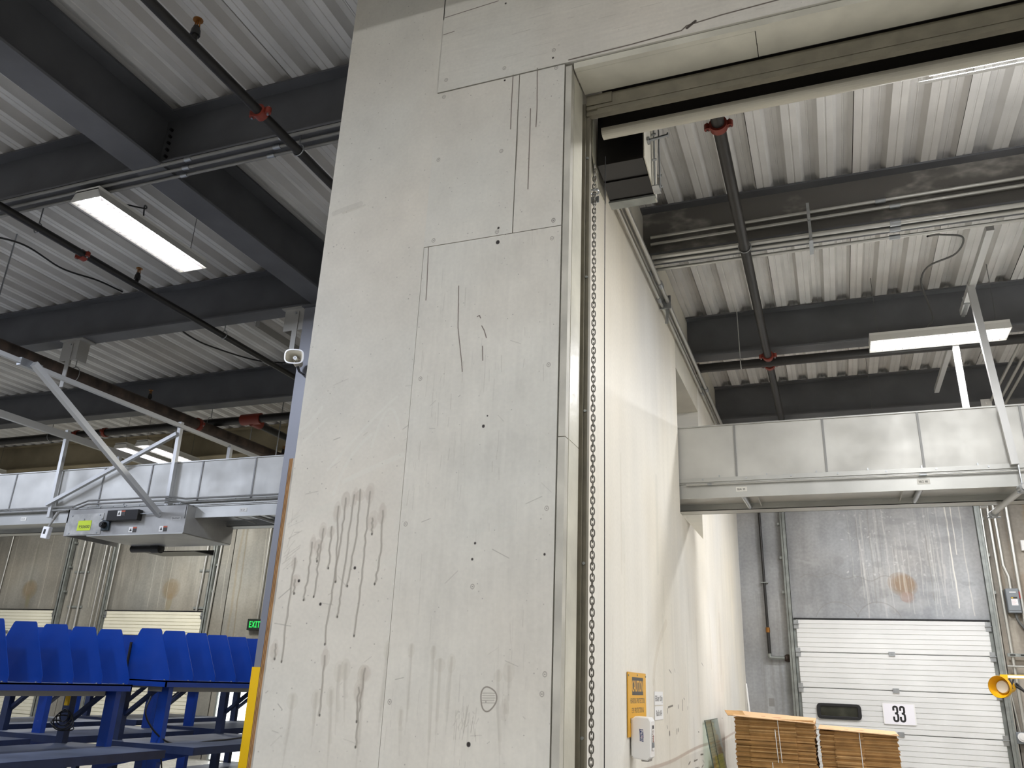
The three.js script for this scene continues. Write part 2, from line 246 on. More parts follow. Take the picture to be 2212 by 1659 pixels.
{
  const cardPaint = std(0xcbc7bc, 0.6, 0, { map: paintNoise });
  obj('stud_core', [bx(-2.39, -1.06, 0, 5.56, ZP - 0.03, ZP - 0.2), bx(-1.06, 2.72, 4.56, 5.56, ZP - 0.03, ZP - 0.2), bx(2.72, X1, 0, 5.56, ZP - 0.03, ZP - 0.2)], cardPaint, wallPart);
  // one painted sheet: its own picture of grain, cracks, screw heads, nail holes and dried runs
  function sheet(name, x0, x1, y0, y1, opt = {}) {
    const dens = opt.dens || 420, w = Math.round((x1 - x0) * dens), h = Math.round((y1 - y0) * dens), t = opt.t || 0.03, base = opt.base || [216, 212, 201];
    const X = (x) => ((x - x0) / (x1 - x0)) * w, Y = (y) => ((y1 - y) / (y1 - y0)) * h, sd = x0 * 3.7 + y0;
    const col = canvasOf(w, h, (c) => {
      const im = c.createImageData(w, h);
      for (let j = 0; j < h; j++) for (let i = 0; i < w; i++) {
        const u = x0 + i / dens, v = y1 - j / dens, s = 1 + 0.07 * fbm(u * 1.3, v * 1.3, 2.5, 4) + 0.05 * fbm(u * 7, v * 5, 8.5, 3) + 0.035 * fbm(u * 60, v * 60, sd, 2) + (opt.grain === 'h' ? 0.035 * fbm(u * 3, v * 60, sd + 2, 3) : opt.grain ? 0.03 * fbm(u * 50, v * 3, sd + 2, 3) : 0), t2 = fbm(u * 1.1, v * 0.9, sd + 9, 3), o = 4 * (j * w + i);
        im.data[o] = base[0] * s * (1 + 0.025 * t2); im.data[o + 1] = base[1] * s; im.data[o + 2] = base[2] * s * (1 - 0.02 * t2); im.data[o + 3] = 255;
      }
      c.putImageData(im, 0, 0); c.lineCap = 'round'; c.lineJoin = 'round';
      const line = (l, lw, colr, al) => { c.globalAlpha = al; c.strokeStyle = colr; c.lineWidth = lw; c.beginPath(); l.forEach(([x, y], i) => (i ? c.lineTo(X(x) + rr(-1, 1), Y(y)) : c.moveTo(X(x), Y(y)))); c.stroke(); c.globalAlpha = 1; };
      for (let i = 0; i < (opt.scuff ?? 26); i++) { const x = rr(x0, x1), y = rr(y0, Math.min(y1, 3)), a = rr(-0.8, 0.8), L = rr(0.01, 0.09); line([[x, y], [x + L * Math.cos(a), y + L * Math.sin(a)]], rr(0.5, 1.4), rnd() < 0.5 ? '#6f6a61' : '#d9d4ca', rr(0.2, 0.5)); }
      for (let i = 0; i < (opt.specks ?? 60); i++) { c.globalAlpha = rr(0.2, 0.7); c.fillStyle = '#55504a'; c.fillRect(rr(0, w), rr(0, h), rr(0.7, 2), rr(0.7, 2)); } c.globalAlpha = 1;
      for (let i = 0; i < (opt.swipes ?? 5); i++) { const x = rr(x0, x1), y = rr(Math.max(y0, 1.9), Math.min(y1, 3)); line([[x, y], [x + rr(0.1, 0.35), y + rr(0.02, 0.14)]], rr(8, 22), '#d6d3c9', 0.12); }
      if (opt.grain) for (let i = 0; i < 260; i++) { const x = rr(x0, x1), y = rr(y0, y1), L = rr(0.02, 0.12), n = fbm(x * 3, y * 3, sd, 2); if (n < -0.02) continue; line(opt.grain === 'h' ? [[x, y], [x + L, y + rr(-0.004, 0.004)]] : [[x, y], [x + rr(-0.004, 0.004), y + L]], rr(0.5, 1.1), '#8d877c', rr(0.12, 0.4)); }
      for (const l of FT.faint) { const f = l.map(([x, y], i) => [x, y]); for (let q = 0; q < 3; q++) line([f[0], [f[0][0] * 0.6 + f[1][0] * 0.4 + rr(-0.006, 0.006), f[0][1] * 0.6 + f[1][1] * 0.4], [f[1][0], f[1][1] + q * 0.05]], 2.5 + q * 2.5, '#b3aca0', 0.16); c.globalAlpha = 0.12; c.fillStyle = '#a8a194'; c.beginPath(); c.ellipse(X(f[0][0]), Y(f[0][1] - 0.02), rr(6, 12), rr(10, 20), 0, 0, 7); c.fill(); c.globalAlpha = 1; }
      for (const l of FT.drips) { const a = l[0]; for (let q = 0; q < 2; q++) { c.globalAlpha = 0.16; c.fillStyle = '#a9a295'; c.beginPath(); c.ellipse(X(a[0] + rr(-0.006, 0.006)), Y(a[1] - rr(0, 0.03)), rr(5, 11), rr(9, 20), 0, 0, 7); c.fill(); } const wl = []; l.forEach((q, i) => { if (i) { const p = l[i - 1], n = 7; for (let t = 1; t <= n; t++) wl.push([p[0] + ((q[0] - p[0]) * t) / n + rr(-0.0035, 0.0035), p[1] + ((q[1] - p[1]) * t) / n]); } else wl.push(q); }); line(wl, 3.6, '#a29b8e', 0.62); line(wl, 1.4, '#8e877b', 0.5); const e = l[l.length - 1]; c.globalAlpha = 0.85; c.fillStyle = '#4f4a42'; c.beginPath(); c.ellipse(X(e[0]), Y(e[1]), 1.4, 2.2, 0, 0, 7); c.fill(); c.globalAlpha = 1; }
      for (const l of FT.cracks) { line(l, 2.6, '#cfcabf', 0.6); line(l, 1.5, '#4a3d33', 0.95); }
      for (const [x, y] of FT.screws) { c.globalAlpha = 0.75; c.strokeStyle = '#6d675e'; c.lineWidth = 1.1; c.beginPath(); c.ellipse(X(x), Y(y), 3.6, 4.4, 0, 0, 7); c.stroke(); c.fillStyle = '#3b352f'; c.fillRect(X(x) - 0.9, Y(y) - 0.9, 1.8, 1.8); c.globalAlpha = 1; }
      for (const [x, y, r] of FT.dots) { c.fillStyle = '#2b2521'; c.beginPath(); c.ellipse(X(x), Y(y), r * 0.75, r * 0.85, 0, 0, 7); c.fill(); }
      const [kx, ky] = FT.knot; c.globalAlpha = 0.7; c.strokeStyle = '#6b6357'; c.lineWidth = 2.4; c.beginPath(); for (let a = 0; a < 6.4; a += 0.2) { const q = 1 + 0.08 * Math.sin(a * 3 + 1); c.lineTo(X(kx + 0.034 * q * Math.cos(a)), Y(ky + 0.045 * q * Math.sin(a))); } c.stroke(); c.lineWidth = 1; for (let i = 0; i < 5; i++) line([[kx - 0.026, ky + 0.02 - i * 0.009], [kx + 0.028, ky + 0.022 - i * 0.009]], 1, '#7c7468', 0.6);
      for (let i = 0; i < 26; i++) line([[kx - 0.05 - i * 0.004 + rr(0, 0.02), ky - 0.05 + rr(-0.08, 0.04)], [kx - 0.05 - i * 0.004 + rr(0, 0.02), ky - 0.08 + rr(-0.08, 0.03)]], 0.9, '#857d71', 0.35); c.globalAlpha = 1;
      if (opt.extra) opt.extra({ c, X, Y, line });
    });
    const m = std(0xffffff, 0.55, 0, { map: tex(col), bumpMap: bumpFine, bumpScale: 0.0006 });
    const g = new THREE.BoxGeometry(x1 - x0, y1 - y0, t).translate((x0 + x1) / 2, (y0 + y1) / 2, ZP - t / 2);
    return obj(name, g, m, wallPart, true);
  }
  sheet('plywood_sheet', -2.397, -1.7845, 0, 5.56, { t: 0.03, dens: 368, scuff: 60, specks: 330, extra: ({ c, X, Y, line }) => {
    line([[-2.36, 3.87], [-2.2, 3.9]], 12, '#a09a90', 0.2); line([[-2.3, 3.86], [-2.17, 3.885]], 5, '#97917f', 0.16);
    for (let i = 0; i < 18; i++) { const y = rr(1.95, 2.2); line([[-2.39 + rr(0, 0.03), y], [-2.37 + rr(0, 0.08), y + rr(0.02, 0.08)]], rr(0.6, 1.6), '#9a9285', 0.3); }
    const arc = (pts, w) => { c.globalAlpha = 0.28; c.strokeStyle = '#e4e1d8'; c.lineWidth = w; c.beginPath(); c.moveTo(X(pts[0]), Y(pts[1])); c.quadraticCurveTo(X(pts[2]), Y(pts[3]), X(pts[4]), Y(pts[5])); c.stroke(); c.globalAlpha = 1; };
    arc([-2.2, 2.42, -1.95, 2.7, -1.86, 2.76], 5); arc([-1.97, 2.52, -1.9, 2.84, -1.83, 2.6], 5); arc([-2.39, 2.63, -2.33, 2.66, -2.28, 2.74], 7); arc([-2.36, 2.57, -2.3, 2.62, -2.24, 2.68], 5); arc([-2.1, 2.36, -1.95, 2.42, -1.8, 2.47], 9); arc([-2.15, 2.3, -2.1, 2.5, -1.98, 2.58], 6);
  } });
  sheet('plywood_sheet', -1.7825, -1.052, 0.0, 3.559, { t: 0.03, grain: 'v', dens: 460, scuff: 60, specks: 160 });
  sheet('plywood_sheet', -1.785, -1.304, 3.563, 4.523, { t: 0.031, dens: 420, specks: 50 });
  sheet('plywood_sheet', -1.299, -1.052, 3.563, 4.523, { t: 0.029, dens: 420, specks: 30 });
  sheet('plywood_sheet', -1.79, 0.65, 4.532, 5.56, { t: 0.036, grain: 'h', dens: 420, specks: 40, extra: ({ line }) => { line([[-1.03, 4.545], [-0.7, 4.55], [-0.45, 4.562], [-0.42, 4.585], [-0.25, 4.6], [0.05, 4.61], [0.5, 4.66]], 3, '#4a4036', 0.85); line([[-0.42, 4.57], [-0.38, 4.6]], 6, '#3b332b', 0.9); } });
  sheet('plywood_sheet', 0.655, 3.1, 4.532, 5.56, { t: 0.036, grain: 'h', dens: 200, specks: 20 });
  // bare edge of the lower left sheet, cut on a slant so that its plies show
  const ply = (a, b, m) => obj('veneer_layer', extr([[-2.397 - b, ZP - b * 0.12], [-2.397 - a, ZP - a * 0.12], [-2.397 - a, ZP - 0.03], [-2.397 - b, ZP - 0.03]].map(([x, z]) => [x, -z]), 2.489).rotateX(-PI / 2), m, wallPart);
  const cardEdge = std(0xbab5ab, 0.7, 0, { map: fineNoise });
  ply(0, 0.01, cardEdge);
  [[0.01, 0.015, 'A'], [0.015, 0.0175, 'B'], [0.0175, 0.023, 'A'], [0.023, 0.026, 'B'], [0.026, 0.031, 'A'], [0.031, 0.034, 'B']].forEach(([a, b, k]) => ply(a, b, k === 'A' ? M.plyEdgeA : M.plyEdgeB));
  // jamb: corner battens in two lengths and lining boards behind them
  const jambPaint = std(0xd0ccbf, 0.5, 0, { map: grime(512, 1.2, 0.22, 4), bumpMap: bumpFine, bumpScale: 0.001 });
  const lining = std(0xe2decd, 0.34, 0, { map: grime(512, 1.2, 0.2, 3), bumpMap: bumpFine, bumpScale: 0.0015 });
  obj('corner_batten', bx(-1.046, -1.014, 2.509, SOF + 0.02, ZP - 0.004, ZP - 0.05), jambPaint, wallPart);
  obj('corner_batten', bx(-1.046, -1.014, 0, 2.505, ZP - 0.002, ZP - 0.05), jambPaint, wallPart);
  obj('lining_board', bx(-1.05, -1.012, 2.509, SOF - 0.001, ZP - 0.052, ZP - 0.2), lining, wallPart);
  obj('lining_board', bx(-1.05, -1.012, 0, 2.506, ZP - 0.052, ZP - 0.2), lining, wallPart);
  // head: lip board, soffit in two lengths
  obj('head_lip', bx(-1.005, 2.68, SOF, SOF + 0.038, ZP - 0.012, ZP - 0.04), lining, wallPart);
  obj('soffit_board', bx(-1.005, -0.106, SOF, SOF + 0.03, ZP - 0.041, ZP - 0.22), lining, wallPart);
  obj('soffit_board', bx(-0.102, 2.68, SOF + 0.001, SOF + 0.03, ZP - 0.041, ZP - 0.22), lining, wallPart);
  obj('lining_board', bx(2.7, 2.72, 0, SOF, ZP - 0.0, ZP - 0.2), lining, wallPart);
  obj('plywood_sheet', bx(2.72, X1, 0, 4.53, ZP, ZP - 0.03), cardPaint, wallPart);
  obj('plywood_sheet', bx(3.11, X1, 4.532, 5.56, ZP, ZP - 0.03), cardPaint, wallPart);
}

// ---------------------------------------------------------------- rolling door in the head of the opening
{
  const d = thing('rolling_door', 'rolled-up dark steel door with cream bottom bar under the soffit boards', 'rolling door', [0, 0, 0]);
  obj('head_plate', [bx(-1.0, 2.68, 4.36, 4.485, -3.435, -3.445), bx(-1.0, 2.68, 4.36, 4.368, -3.445, -3.47), bx(-1.0, 2.68, 4.395, 4.402, -3.43, -3.436)], M.khaki, d);
  obj('head_plate_bracket', [bx(-1.0, -0.86, 4.42, 4.485, -3.428, -3.435), bx(-0.995, -0.94, 4.385, 4.4, -3.42, -3.435)], M.khaki, d);
  obj('rolled_curtain', rod([-0.99, 5.02, -3.86], [2.66, 5.02, -3.86], 0.31, 40), M.curtain, d);
  for (let i = 0; i < 9; i++) { const a = 3.5 + i * 0.17; obj('curtain_slat', bar([-0.98, 5.02 + 0.318 * Math.sin(a), -3.86 - 0.318 * Math.cos(a)], [2.65, 5.02 + 0.318 * Math.sin(a), -3.86 - 0.318 * Math.cos(a)], 0.012, 0.046, [0, Math.cos(a), Math.sin(a)]), M.curtain, d); }
  const prof = []; for (let i = 0; i <= 10; i++) { const a = PI + (i / 10) * PI; prof.push([0.04 * Math.cos(a), 0.03 * Math.sin(a)]); } prof.push([0.04, 0.012], [-0.04, 0.012]);
  obj('bottom_bar', toX(extr(prof, 3.66)).translate(-0.985, 4.45, -3.72), M.creamSatin, d);
  obj('bottom_seal', bx(-0.98, 2.67, 4.463, 4.74, -3.705, -3.735), M.curtain, d);
  for (const [s, x] of [[1, -1.0], [-1, 2.7]]) {
    obj('guide_rail', [bx(x - s * 0.05, x - s * 0.004, 0, 4.44, -3.432, -3.45), bx(x - s * 0.05, x + s * 0.014, 0, 4.44, -3.45, -3.485)], M.khaki, d);
    obj('end_bracket', bx(x - s * 0.1, x - s * 0.092, 4.3, 5.25, -3.55, -4.2), M.creamSatin, d);
  }
  for (let i = 0; i < 6; i++) obj('guide_bolt', rod([-0.996, 0.6 + i * 0.7, -3.45], [-0.996, 0.6 + i * 0.7, -3.442], 0.007, 6), M.steelGrey, d);
}
// chain hoist housing
{
  const h = thing('chain_hoist', 'black sheet-metal chain hoist housing hung between cream brackets beside the opening', 'hoist', [0, 0, 0]);
  obj('housing', toX(extr([[3.9, 4.72], [3.9, 4.373], [4.19, 4.345], [4.24, 4.345], [4.24, 4.72]], 0.268)).translate(-1.064, 0, 0), M.blackSatin, h);
  obj('lower_flap', toX(extr([[4.05, 4.35], [4.19, 4.322], [4.26, 4.322], [4.26, 4.345], [4.06, 4.355]], 0.276)).translate(-1.068, 0, 0), M.blackSatin, h);
  obj('tray_edge', bx(-1.075, -0.785, 4.306, 4.318, -4.2, -4.28), M.steelGrey, h);
  obj('bracket_plate', toX(extr([[3.84, 4.75], [3.84, 4.42], [3.95, 4.25], [4.02, 4.75]], 0.006)).translate(-1.082, 0, 0), M.creamSatin, h);
  obj('bracket_plate', toX(extr([[3.9, 4.75], [3.9, 4.38], [4.26, 4.3], [4.3, 4.75]], 0.006)).translate(-0.792, 0, 0), M.creamSatin, h);
  obj('side_strap', [bx(-0.772, -0.766, 4.31, 4.75, -4.1, -4.13), bx(-0.752, -0.746, 4.31, 4.75, -4.16, -4.185), bx(-0.786, -0.746, 4.306, 4.314, -4.1, -4.19)], M.galv, h);
  obj('shaft_bolt', [rod([-0.79, 4.56, -4.0], [-0.665, 4.573, -4.0], 0.009, 10), rod([-0.668, 4.573, -4.0], [-0.66, 4.573, -4.0], 0.016, 10), rod([-0.79, 4.56, -4.0], [-0.772, 4.56, -4.0], 0.024, 6)], M.galv, h);
  for (const [y, z] of [[4.44, -4.03], [4.62, -4.03], [4.44, -4.2], [4.36, -4.2]]) obj('bolt', rod([-0.768, y, z], [-0.74, y, z], 0.007, 6), M.galv, h);
  obj('chain_guide', [rod([-1.05, 4.02, -3.62], [-0.985, 4.02, -3.62], 0.005, 6), new THREE.TorusGeometry(0.024, 0.005, 6, 16).rotateX(PI / 2).translate(-1.0, 3.99, -3.6), bx(-1.06, -0.99, 3.96, 4.0, -3.655, -3.66)], M.galv, h);
}
{
  const c = thing('hand_chain', 'long steel link chain hanging beside the pale door jamb', 'chain', [-1.0, 4.15, -3.6]);
  const link = (() => { const pts = []; for (let i = 0; i < 16; i++) { const a = (i / 16) * 2 * PI; pts.push(V(0.0088 * Math.sin(a), 0.0125 * Math.cos(a) + Math.sign(Math.round(Math.cos(a) * 100)) * 0.0058, 0)); } return uvm(new THREE.TubeGeometry(new THREE.CatmullRomCurve3(pts, true), 16, 0.0032, 5, true)); })();
  for (let i = 0; i < 128; i++) { const m = new THREE.Mesh(link, M.chain); m.name = 'link'; m.position.set(Math.sin(i * 0.9) * 0.0007, -i * 0.0252, 0); m.rotation.y = (i % 2 ? 0.3 : 1.75) + Math.sin(i * 1.7) * 0.1; m.castShadow = m.receiveShadow = true; c.add(m); }
}
tag(obj('pull_cord', tube([[-0.955, 4.25, -3.66], [-0.958, 3.3, -3.655], [-0.956, 2, -3.65], [-0.957, 0.9, -3.65]], 0.0022, 30, 6), M.cable), 'thin dark cord hanging straight down beside the link chain', 'cord');

// ================================================================ ROOF STEEL
const BB = 5.1;                                             // underside of the beams
function ibeam(name, x0, x1, zc, label, opt = {}) {
  const o = thing(name, label, 'beam', [0, 0, 0], 0, opt.group);
  const f0 = opt.f0 ?? x0, f1 = opt.f1 ?? x1;
  obj('top_flange', bx(f0, f1, DECK - 0.018, DECK - 0.001, zc - 0.1, zc + 0.1), M.beam, o);
  obj('web', bx(x0, x1, BB + 0.018, DECK - 0.018, zc - 0.006, zc + 0.006), M.beam, o);
  obj('bottom_flange', bx(f0, f1, BB, BB + 0.018, zc - 0.1, zc + 0.1), M.beam, o);
  if (opt.mat) o.children.forEach((c) => (c.material = opt.mat));
  if (opt.bolts) for (let i = 0; i < 6; i++) obj('bolt', rod([opt.bolts, 5.48 - i * 0.062, zc + 0.006], [opt.bolts, 5.48 - i * 0.062, zc + 0.028], 0.013, 6), M.black, o);
  return o;
}
const ZBm = [-3.95, -6.4, -8.84, -11.28];
const GX = -4.61;
{
  const g = thing('roof_girder', 'deep dark steel girder the roof beams frame into, resting on the grey column', 'girder', [0, 0, 0]);
  obj('top_flange', bx(GX - 0.135, GX + 0.135, DECK - 0.02, DECK - 0.001, ZB + 0.02, ZF - 0.1), M.beam, g);
  obj('web', bx(GX - 0.006, GX + 0.006, BB + 0.002, DECK - 0.02, ZB + 0.02, ZF - 0.1), M.beam, g);
  obj('bottom_flange', bx(GX - 0.135, GX + 0.135, BB - 0.018, BB + 0.002, ZB + 0.02, ZF - 0.1), M.beam, g);
  const L = ['dark steel beam left of the girder, above three conduits, over the pendant light', 'dark steel beam left of the girder carrying two pale box brackets', 'dark steel beam left of the girder in front of the thick black main pipe', 'steel beam coloured tan as lamplit, behind the metal duct and the far pendant light'];
  const Rg = ['short dark steel beam with bolted end between girder and partition', 'short dark steel beam beside the grey column top, hidden behind the partition', 'short dark steel beam past the column toward the hallway wall', 'short dark steel beam by the back wall right of the girder'];
  const H = ['dark steel hallway beam above the rolled-up door', 'scuffed dark hallway beam with bundled conduits along its lower edge', 'dark hallway beam over the branch pipe and pendant light', 'dark hallway beam just above the duct top'];
  ZBm.forEach((z, i) => {
    ibeam('roof_beam', X0 + 0.02, GX - 0.008, z, L[i], { f1: GX - 0.137, group: 'roof beams left of the girder', bolts: GX - 0.07, mat: i === 3 ? M.lampLitBeam : null });
    ibeam('roof_beam', GX + 0.008, -1.52, z, Rg[i], { f0: GX + 0.137, group: 'roof beams between girder and hallway wall', bolts: GX + 0.07 });
    const hb = ibeam('roof_beam', -1.315, X1 - 0.02, z, H[i], { group: 'roof beams over the hallway' }); if (i === 1) hb.children[1].material = M.scuffBeam;
  });
  for (const z of [-1.5, 0.95, 3.4]) { ibeam('roof_beam', X0 + 0.02, GX - 0.008, z, 'dark steel roof beam of the open bay left of the partition', { f1: GX - 0.137, group: 'roof beams of the open bay' }); ibeam('roof_beam', GX + 0.008, X1 - 0.02, z, 'dark steel roof beam above the front of the partition', { f0: GX + 0.137, group: 'roof beams before the partition' }); }
}
{
  const c = thing('steel_column', 'blue-grey steel column with a yellow foot behind the partition edge', 'column', [0, 0, 0]);
  obj('shaft', [bx(-4.85, -4.5, 0, BB - 0.019, -6.3, -6.312), bx(-4.85, -4.5, 0, BB - 0.019, -6.5, -6.488), bx(-4.681, -4.669, 0, BB - 0.019, -6.312, -6.488)], M.column, c);
  obj('yellow_guard', [bx(-4.862, -4.49, 0, 1.54, -6.29, -6.3), bx(-4.862, -4.852, 0, 1.54, -6.3, -6.5)], M.yellow, c);
  obj('cap_plate', bx(-4.86, -4.36, BB - 0.038, BB - 0.019, -6.26, -6.54), M.beam, c);
}
// box brackets under the second beam, with their drop plates
function boxBracket(x, label) {
  const b = thing('box_bracket', label, 'bracket', [x, 0, -6.36], 0, 'box brackets under the roof beam');
  obj('box', [bx(-0.13, 0.13, 4.84, 5.09, 0.02, 0.03), bx(-0.13, -0.12, 4.84, 5.09, -0.12, 0.02), bx(0.12, 0.13, 4.84, 5.09, -0.12, 0.02)], M.greyPlate, b);
  obj('top_plate', bx(-0.16, 0.2, 5.085, 5.098, -0.14, 0.06), M.greyPlate, b);
  obj('hanger_plate', bx(-0.01, 0.05, 4.5, 5.05, 0.032, 0.042), M.greyPlate, b);
  obj('bolt', rod([0.02, 5.03, 0.03], [0.02, 5.03, 0.055], 0.012, 6), M.galv, b);
  return b;
}
boxBracket(-4.98, 'pale steel box bracket above the horn loudspeaker');
boxBracket(-8.14, 'pale steel box bracket above the rusty main pipe');
// horn loudspeaker on the column
{
  const h = thing('horn_loudspeaker', 'cream horn loudspeaker with oval mouth mounted high on the grey column', 'loudspeaker', [-4.7, 4.385, -6.08]);
  h.rotation.set(0.1, 0.45, 0); h.scale.setScalar(0.88);
  const ring = (t, k) => { const p = []; for (let i = 0; i < 28; i++) { const a = (i / 28) * 2 * PI, c = Math.cos(a), s = Math.sin(a); p.push([Math.sign(c) * Math.abs(c) ** 0.62 * t[0], Math.sign(s) * Math.abs(s) ** 0.62 * t[1], t[2]]); } return p; };
  const loft = (rs) => { const pos = []; for (let r = 0; r + 1 < rs.length; r++) for (let i = 0; i < 28; i++) { const j = (i + 1) % 28, a = rs[r][i], b = rs[r][j], c = rs[r + 1][j], d = rs[r + 1][i]; pos.push(...a, ...b, ...c, ...a, ...c, ...d); } const g = new THREE.BufferGeometry(); g.setAttribute('position', new THREE.Float32BufferAttribute(pos, 3)); g.setAttribute('uv', new THREE.Float32BufferAttribute(new Float32Array(pos.length / 3 * 2), 2)); return toCreasedNormals(g, 0.7); };
  obj('bell', loft([[0.1, 0.078, 0.12], [0.094, 0.072, 0.126], [0.088, 0.066, 0.11], [0.062, 0.046, 0.03], [0.035, 0.028, -0.05], [0.03, 0.03, -0.06], [0.042, 0.034, -0.06], [0.07, 0.054, 0.03], [0.096, 0.074, 0.105], [0.1, 0.078, 0.12]].map((t) => ring(t))), std(0xd8d2c2, 0.3), h);
  obj('rim', loft([[0.104, 0.082, 0.118], [0.106, 0.084, 0.126], [0.094, 0.072, 0.129], [0.092, 0.07, 0.12], [0.104, 0.082, 0.118]].map((t) => ring(t))), M.whitePlastic, h);
  obj('driver_can', rod([0, 0, -0.17], [0, 0, -0.05], 0.05, 20), std(0xc2bba9, 0.4), h);
  const dot = canvasOf(128, 128, (c) => { c.fillStyle = '#e6e4de'; c.fillRect(0, 0, 128, 128); c.strokeStyle = '#31496a'; c.lineWidth = 7; c.beginPath(); c.arc(64, 64, 54, 0, 7); c.stroke(); c.fillStyle = '#243348'; c.fillRect(42, 34, 14, 60); c.fillRect(72, 34, 14, 60); });
  obj('centre_badge', [rod([0, 0, -0.03], [0, 0, 0.07], 0.022, 20), new THREE.CircleGeometry(0.022, 20).translate(0, 0, 0.071)], std(0xffffff, 0.4, 0, { map: tex(dot) }), h, true);
  obj('yoke', [bar([0, -0.04, -0.1], [0.02, -0.1, -0.14], 0.03, 0.006), bar([0.02, -0.1, -0.14], [0.06, -0.11, -0.26], 0.03, 0.006)], M.black, h);
}

// ---------------------------------------------------------------- sprinkler pipes
function coupling(parent, p, axis, r) {
  const a = [...p], b = [...p]; a[axis] -= 0.028; b[axis] += 0.028;
  const ear = (s) => { const e = [0, 0, 0]; const o = axis === 2 ? 0 : 2; e[o] = s; const c = p.map((v, i) => v + e[i] * (r + 0.03)); return rod(c.map((v, i) => v - (i === 1 ? 0.02 : 0)), c.map((v, i) => v + (i === 1 ? 0.02 : 0)), 0.021, 8); };
  const c = obj('coupling', [rod(a, b, r + 0.016, 20), ear(1), ear(-1)], M.red, parent);
  obj('coupling_bolt', [1, -1].map((s) => { const q = [...p]; q[axis === 2 ? 0 : 2] += s * (r + 0.03); return rod([q[0], q[1] - 0.034, q[2]], [q[0], q[1] + 0.034, q[2]], 0.008, 6); }), M.galv, c);
}
function ringHanger(parent, p, axis, r, top) {
  const g = new THREE.TorusGeometry(r + 0.008, 0.0045, 6, 24); if (axis === 0) g.rotateY(PI / 2); g.scale(1, 1.12, 1); g.translate(p[0], p[1] + 0.008, p[2]);
  obj('ring_hanger', [g, rod([p[0], p[1] + r + 0.02, p[2]], [p[0], top, p[2]], 0.0055, 6)], M.galv, parent);
}
function sprinkler(parent, x, y, z) {
  const s = obj('sprinkler_head', [rod([x, y, z], [x, y + 0.05, z], 0.018, 10), rod([x, y + 0.04, z], [x, y + 0.085, z], 0.03, 8, 0.026), rod([x, y + 0.085, z], [x, y + 0.105, z], 0.02, 8)], M.pipe, parent);
  obj('deflector', [rod([x - 0.022, y + 0.1, z], [x - 0.014, y + 0.155, z], 0.004, 5), rod([x + 0.022, y + 0.1, z], [x + 0.014, y + 0.155, z], 0.004, 5), rod([x, y + 0.152, z], [x, y + 0.158, z], 0.03, 14), rod([x, y + 0.105, z], [x, y + 0.15, z], 0.006, 6)], M.brass, s);
}
function pipeRun(label, a, b, r, m, group) {
  const o = thing('sprinkler_pipe', label, 'pipe', [0, 0, 0], 0, group); obj('pipe', rod(a, b, r, 20), m, o); return o;
}
{
  let p = pipeRun('slim black sprinkler pipe crossing under conduits close to the partition', [-3.25, 4.97, 4], [-3.25, 4.97, -9.24], 0.033, M.pipe);
  coupling(p, [-3.25, 4.97, -3.47], 2, 0.033); ringHanger(p, [-3.25, 4.97, -3.9], 2, 0.033, BB); sprinkler(p, -3.25, 5.0, -2.83);
  p = pipeRun('slim black sprinkler pipe left of the girder beside the pendant light', [-6.07, 4.97, 4], [-6.02, 4.97, -9.24], 0.033, M.pipe);
  coupling(p, [-6.06, 4.97, -4.61], 2, 0.033); ringHanger(p, [-6.06, 4.97, -4.14], 2, 0.033, 5.6); ringHanger(p, [-6.02, 4.97, -6.48], 2, 0.033, BB); sprinkler(p, -6.05, 5.0, -5.23);
  p = pipeRun('thick rust-blotched main pipe sloping past the box bracket toward the duct', [-8.7, 4.87, -4.1], [-8.34, 4.87, -12.7], 0.085, M.rustPipe);
  coupling(p, [-8.49, 4.87, -8.93], 2, 0.085); ringHanger(p, [-8.58, 4.87, -6.81], 2, 0.085, 5.6); sprinkler(p, -8.53, 4.93, -8.0); sprinkler(p, -8.42, 4.93, -10.9);
  p = pipeRun('thick black cross main pipe with a red tee, running below the deck', [-15.5, 5.02, -9.3], [-1.52, 5.02, -9.3], 0.06, M.pipe);
  obj('tee', [rod([-8.0, 5.02, -9.3], [-7.66, 5.02, -9.3], 0.083, 20), rod([-7.83, 5.0, -9.3], [-7.83, 5.0, -9.5], 0.078, 20)], M.red, p);
  obj('branch', rod([-7.83, 4.99, -9.5], [-7.8, 4.97, -12.7], 0.055, 18), M.pipe, p);
  ringHanger(p, [-11.9, 5.02, -9.3], 0, 0.06, 5.6); ringHanger(p, [-8.6, 5.02, -9.3], 0, 0.06, 5.6); coupling(p, [-11.3, 5.02, -9.3], 0, 0.06); coupling(p, [-10.7, 5.02, -9.3], 0, 0.06);
  p = pipeRun('dark grey sprinkler branch pipe running along the hallway under the beams', [-0.42, 4.97, -3.0 - 1.2], [-0.42, 4.97, -12.7], 0.042, M.pipe);
  coupling(p, [-0.42, 4.97, -4.52], 2, 0.042); coupling(p, [-0.42, 4.97, -8.62], 2, 0.042); coupling(p, [-0.42, 4.97, -8.9], 2, 0.042); ringHanger(p, [-0.42, 4.97, -6.17], 2, 0.042, BB); ringHanger(p, [-0.42, 4.97, -11.1], 2, 0.042, BB);
  p = pipeRun('black feed pipe across the hallway entering the pale wall', [-1.25, 4.95, -8.76], [4.5, 4.95, -8.76], 0.05, M.pipe);
  obj('wall_flange', rod([-1.258, 4.95, -8.76], [-1.18, 4.95, -8.76], 0.062, 16), M.rustPipe, p);
  obj('hanger_loop', [rod([-0.72, 5.0, -8.7], [-0.72, 5.58, -8.62], 0.005, 6), new THREE.TorusGeometry(0.057, 0.006, 6, 20).rotateY(PI / 2).translate(-0.72, 4.952, -8.76)], M.strut, p);
}

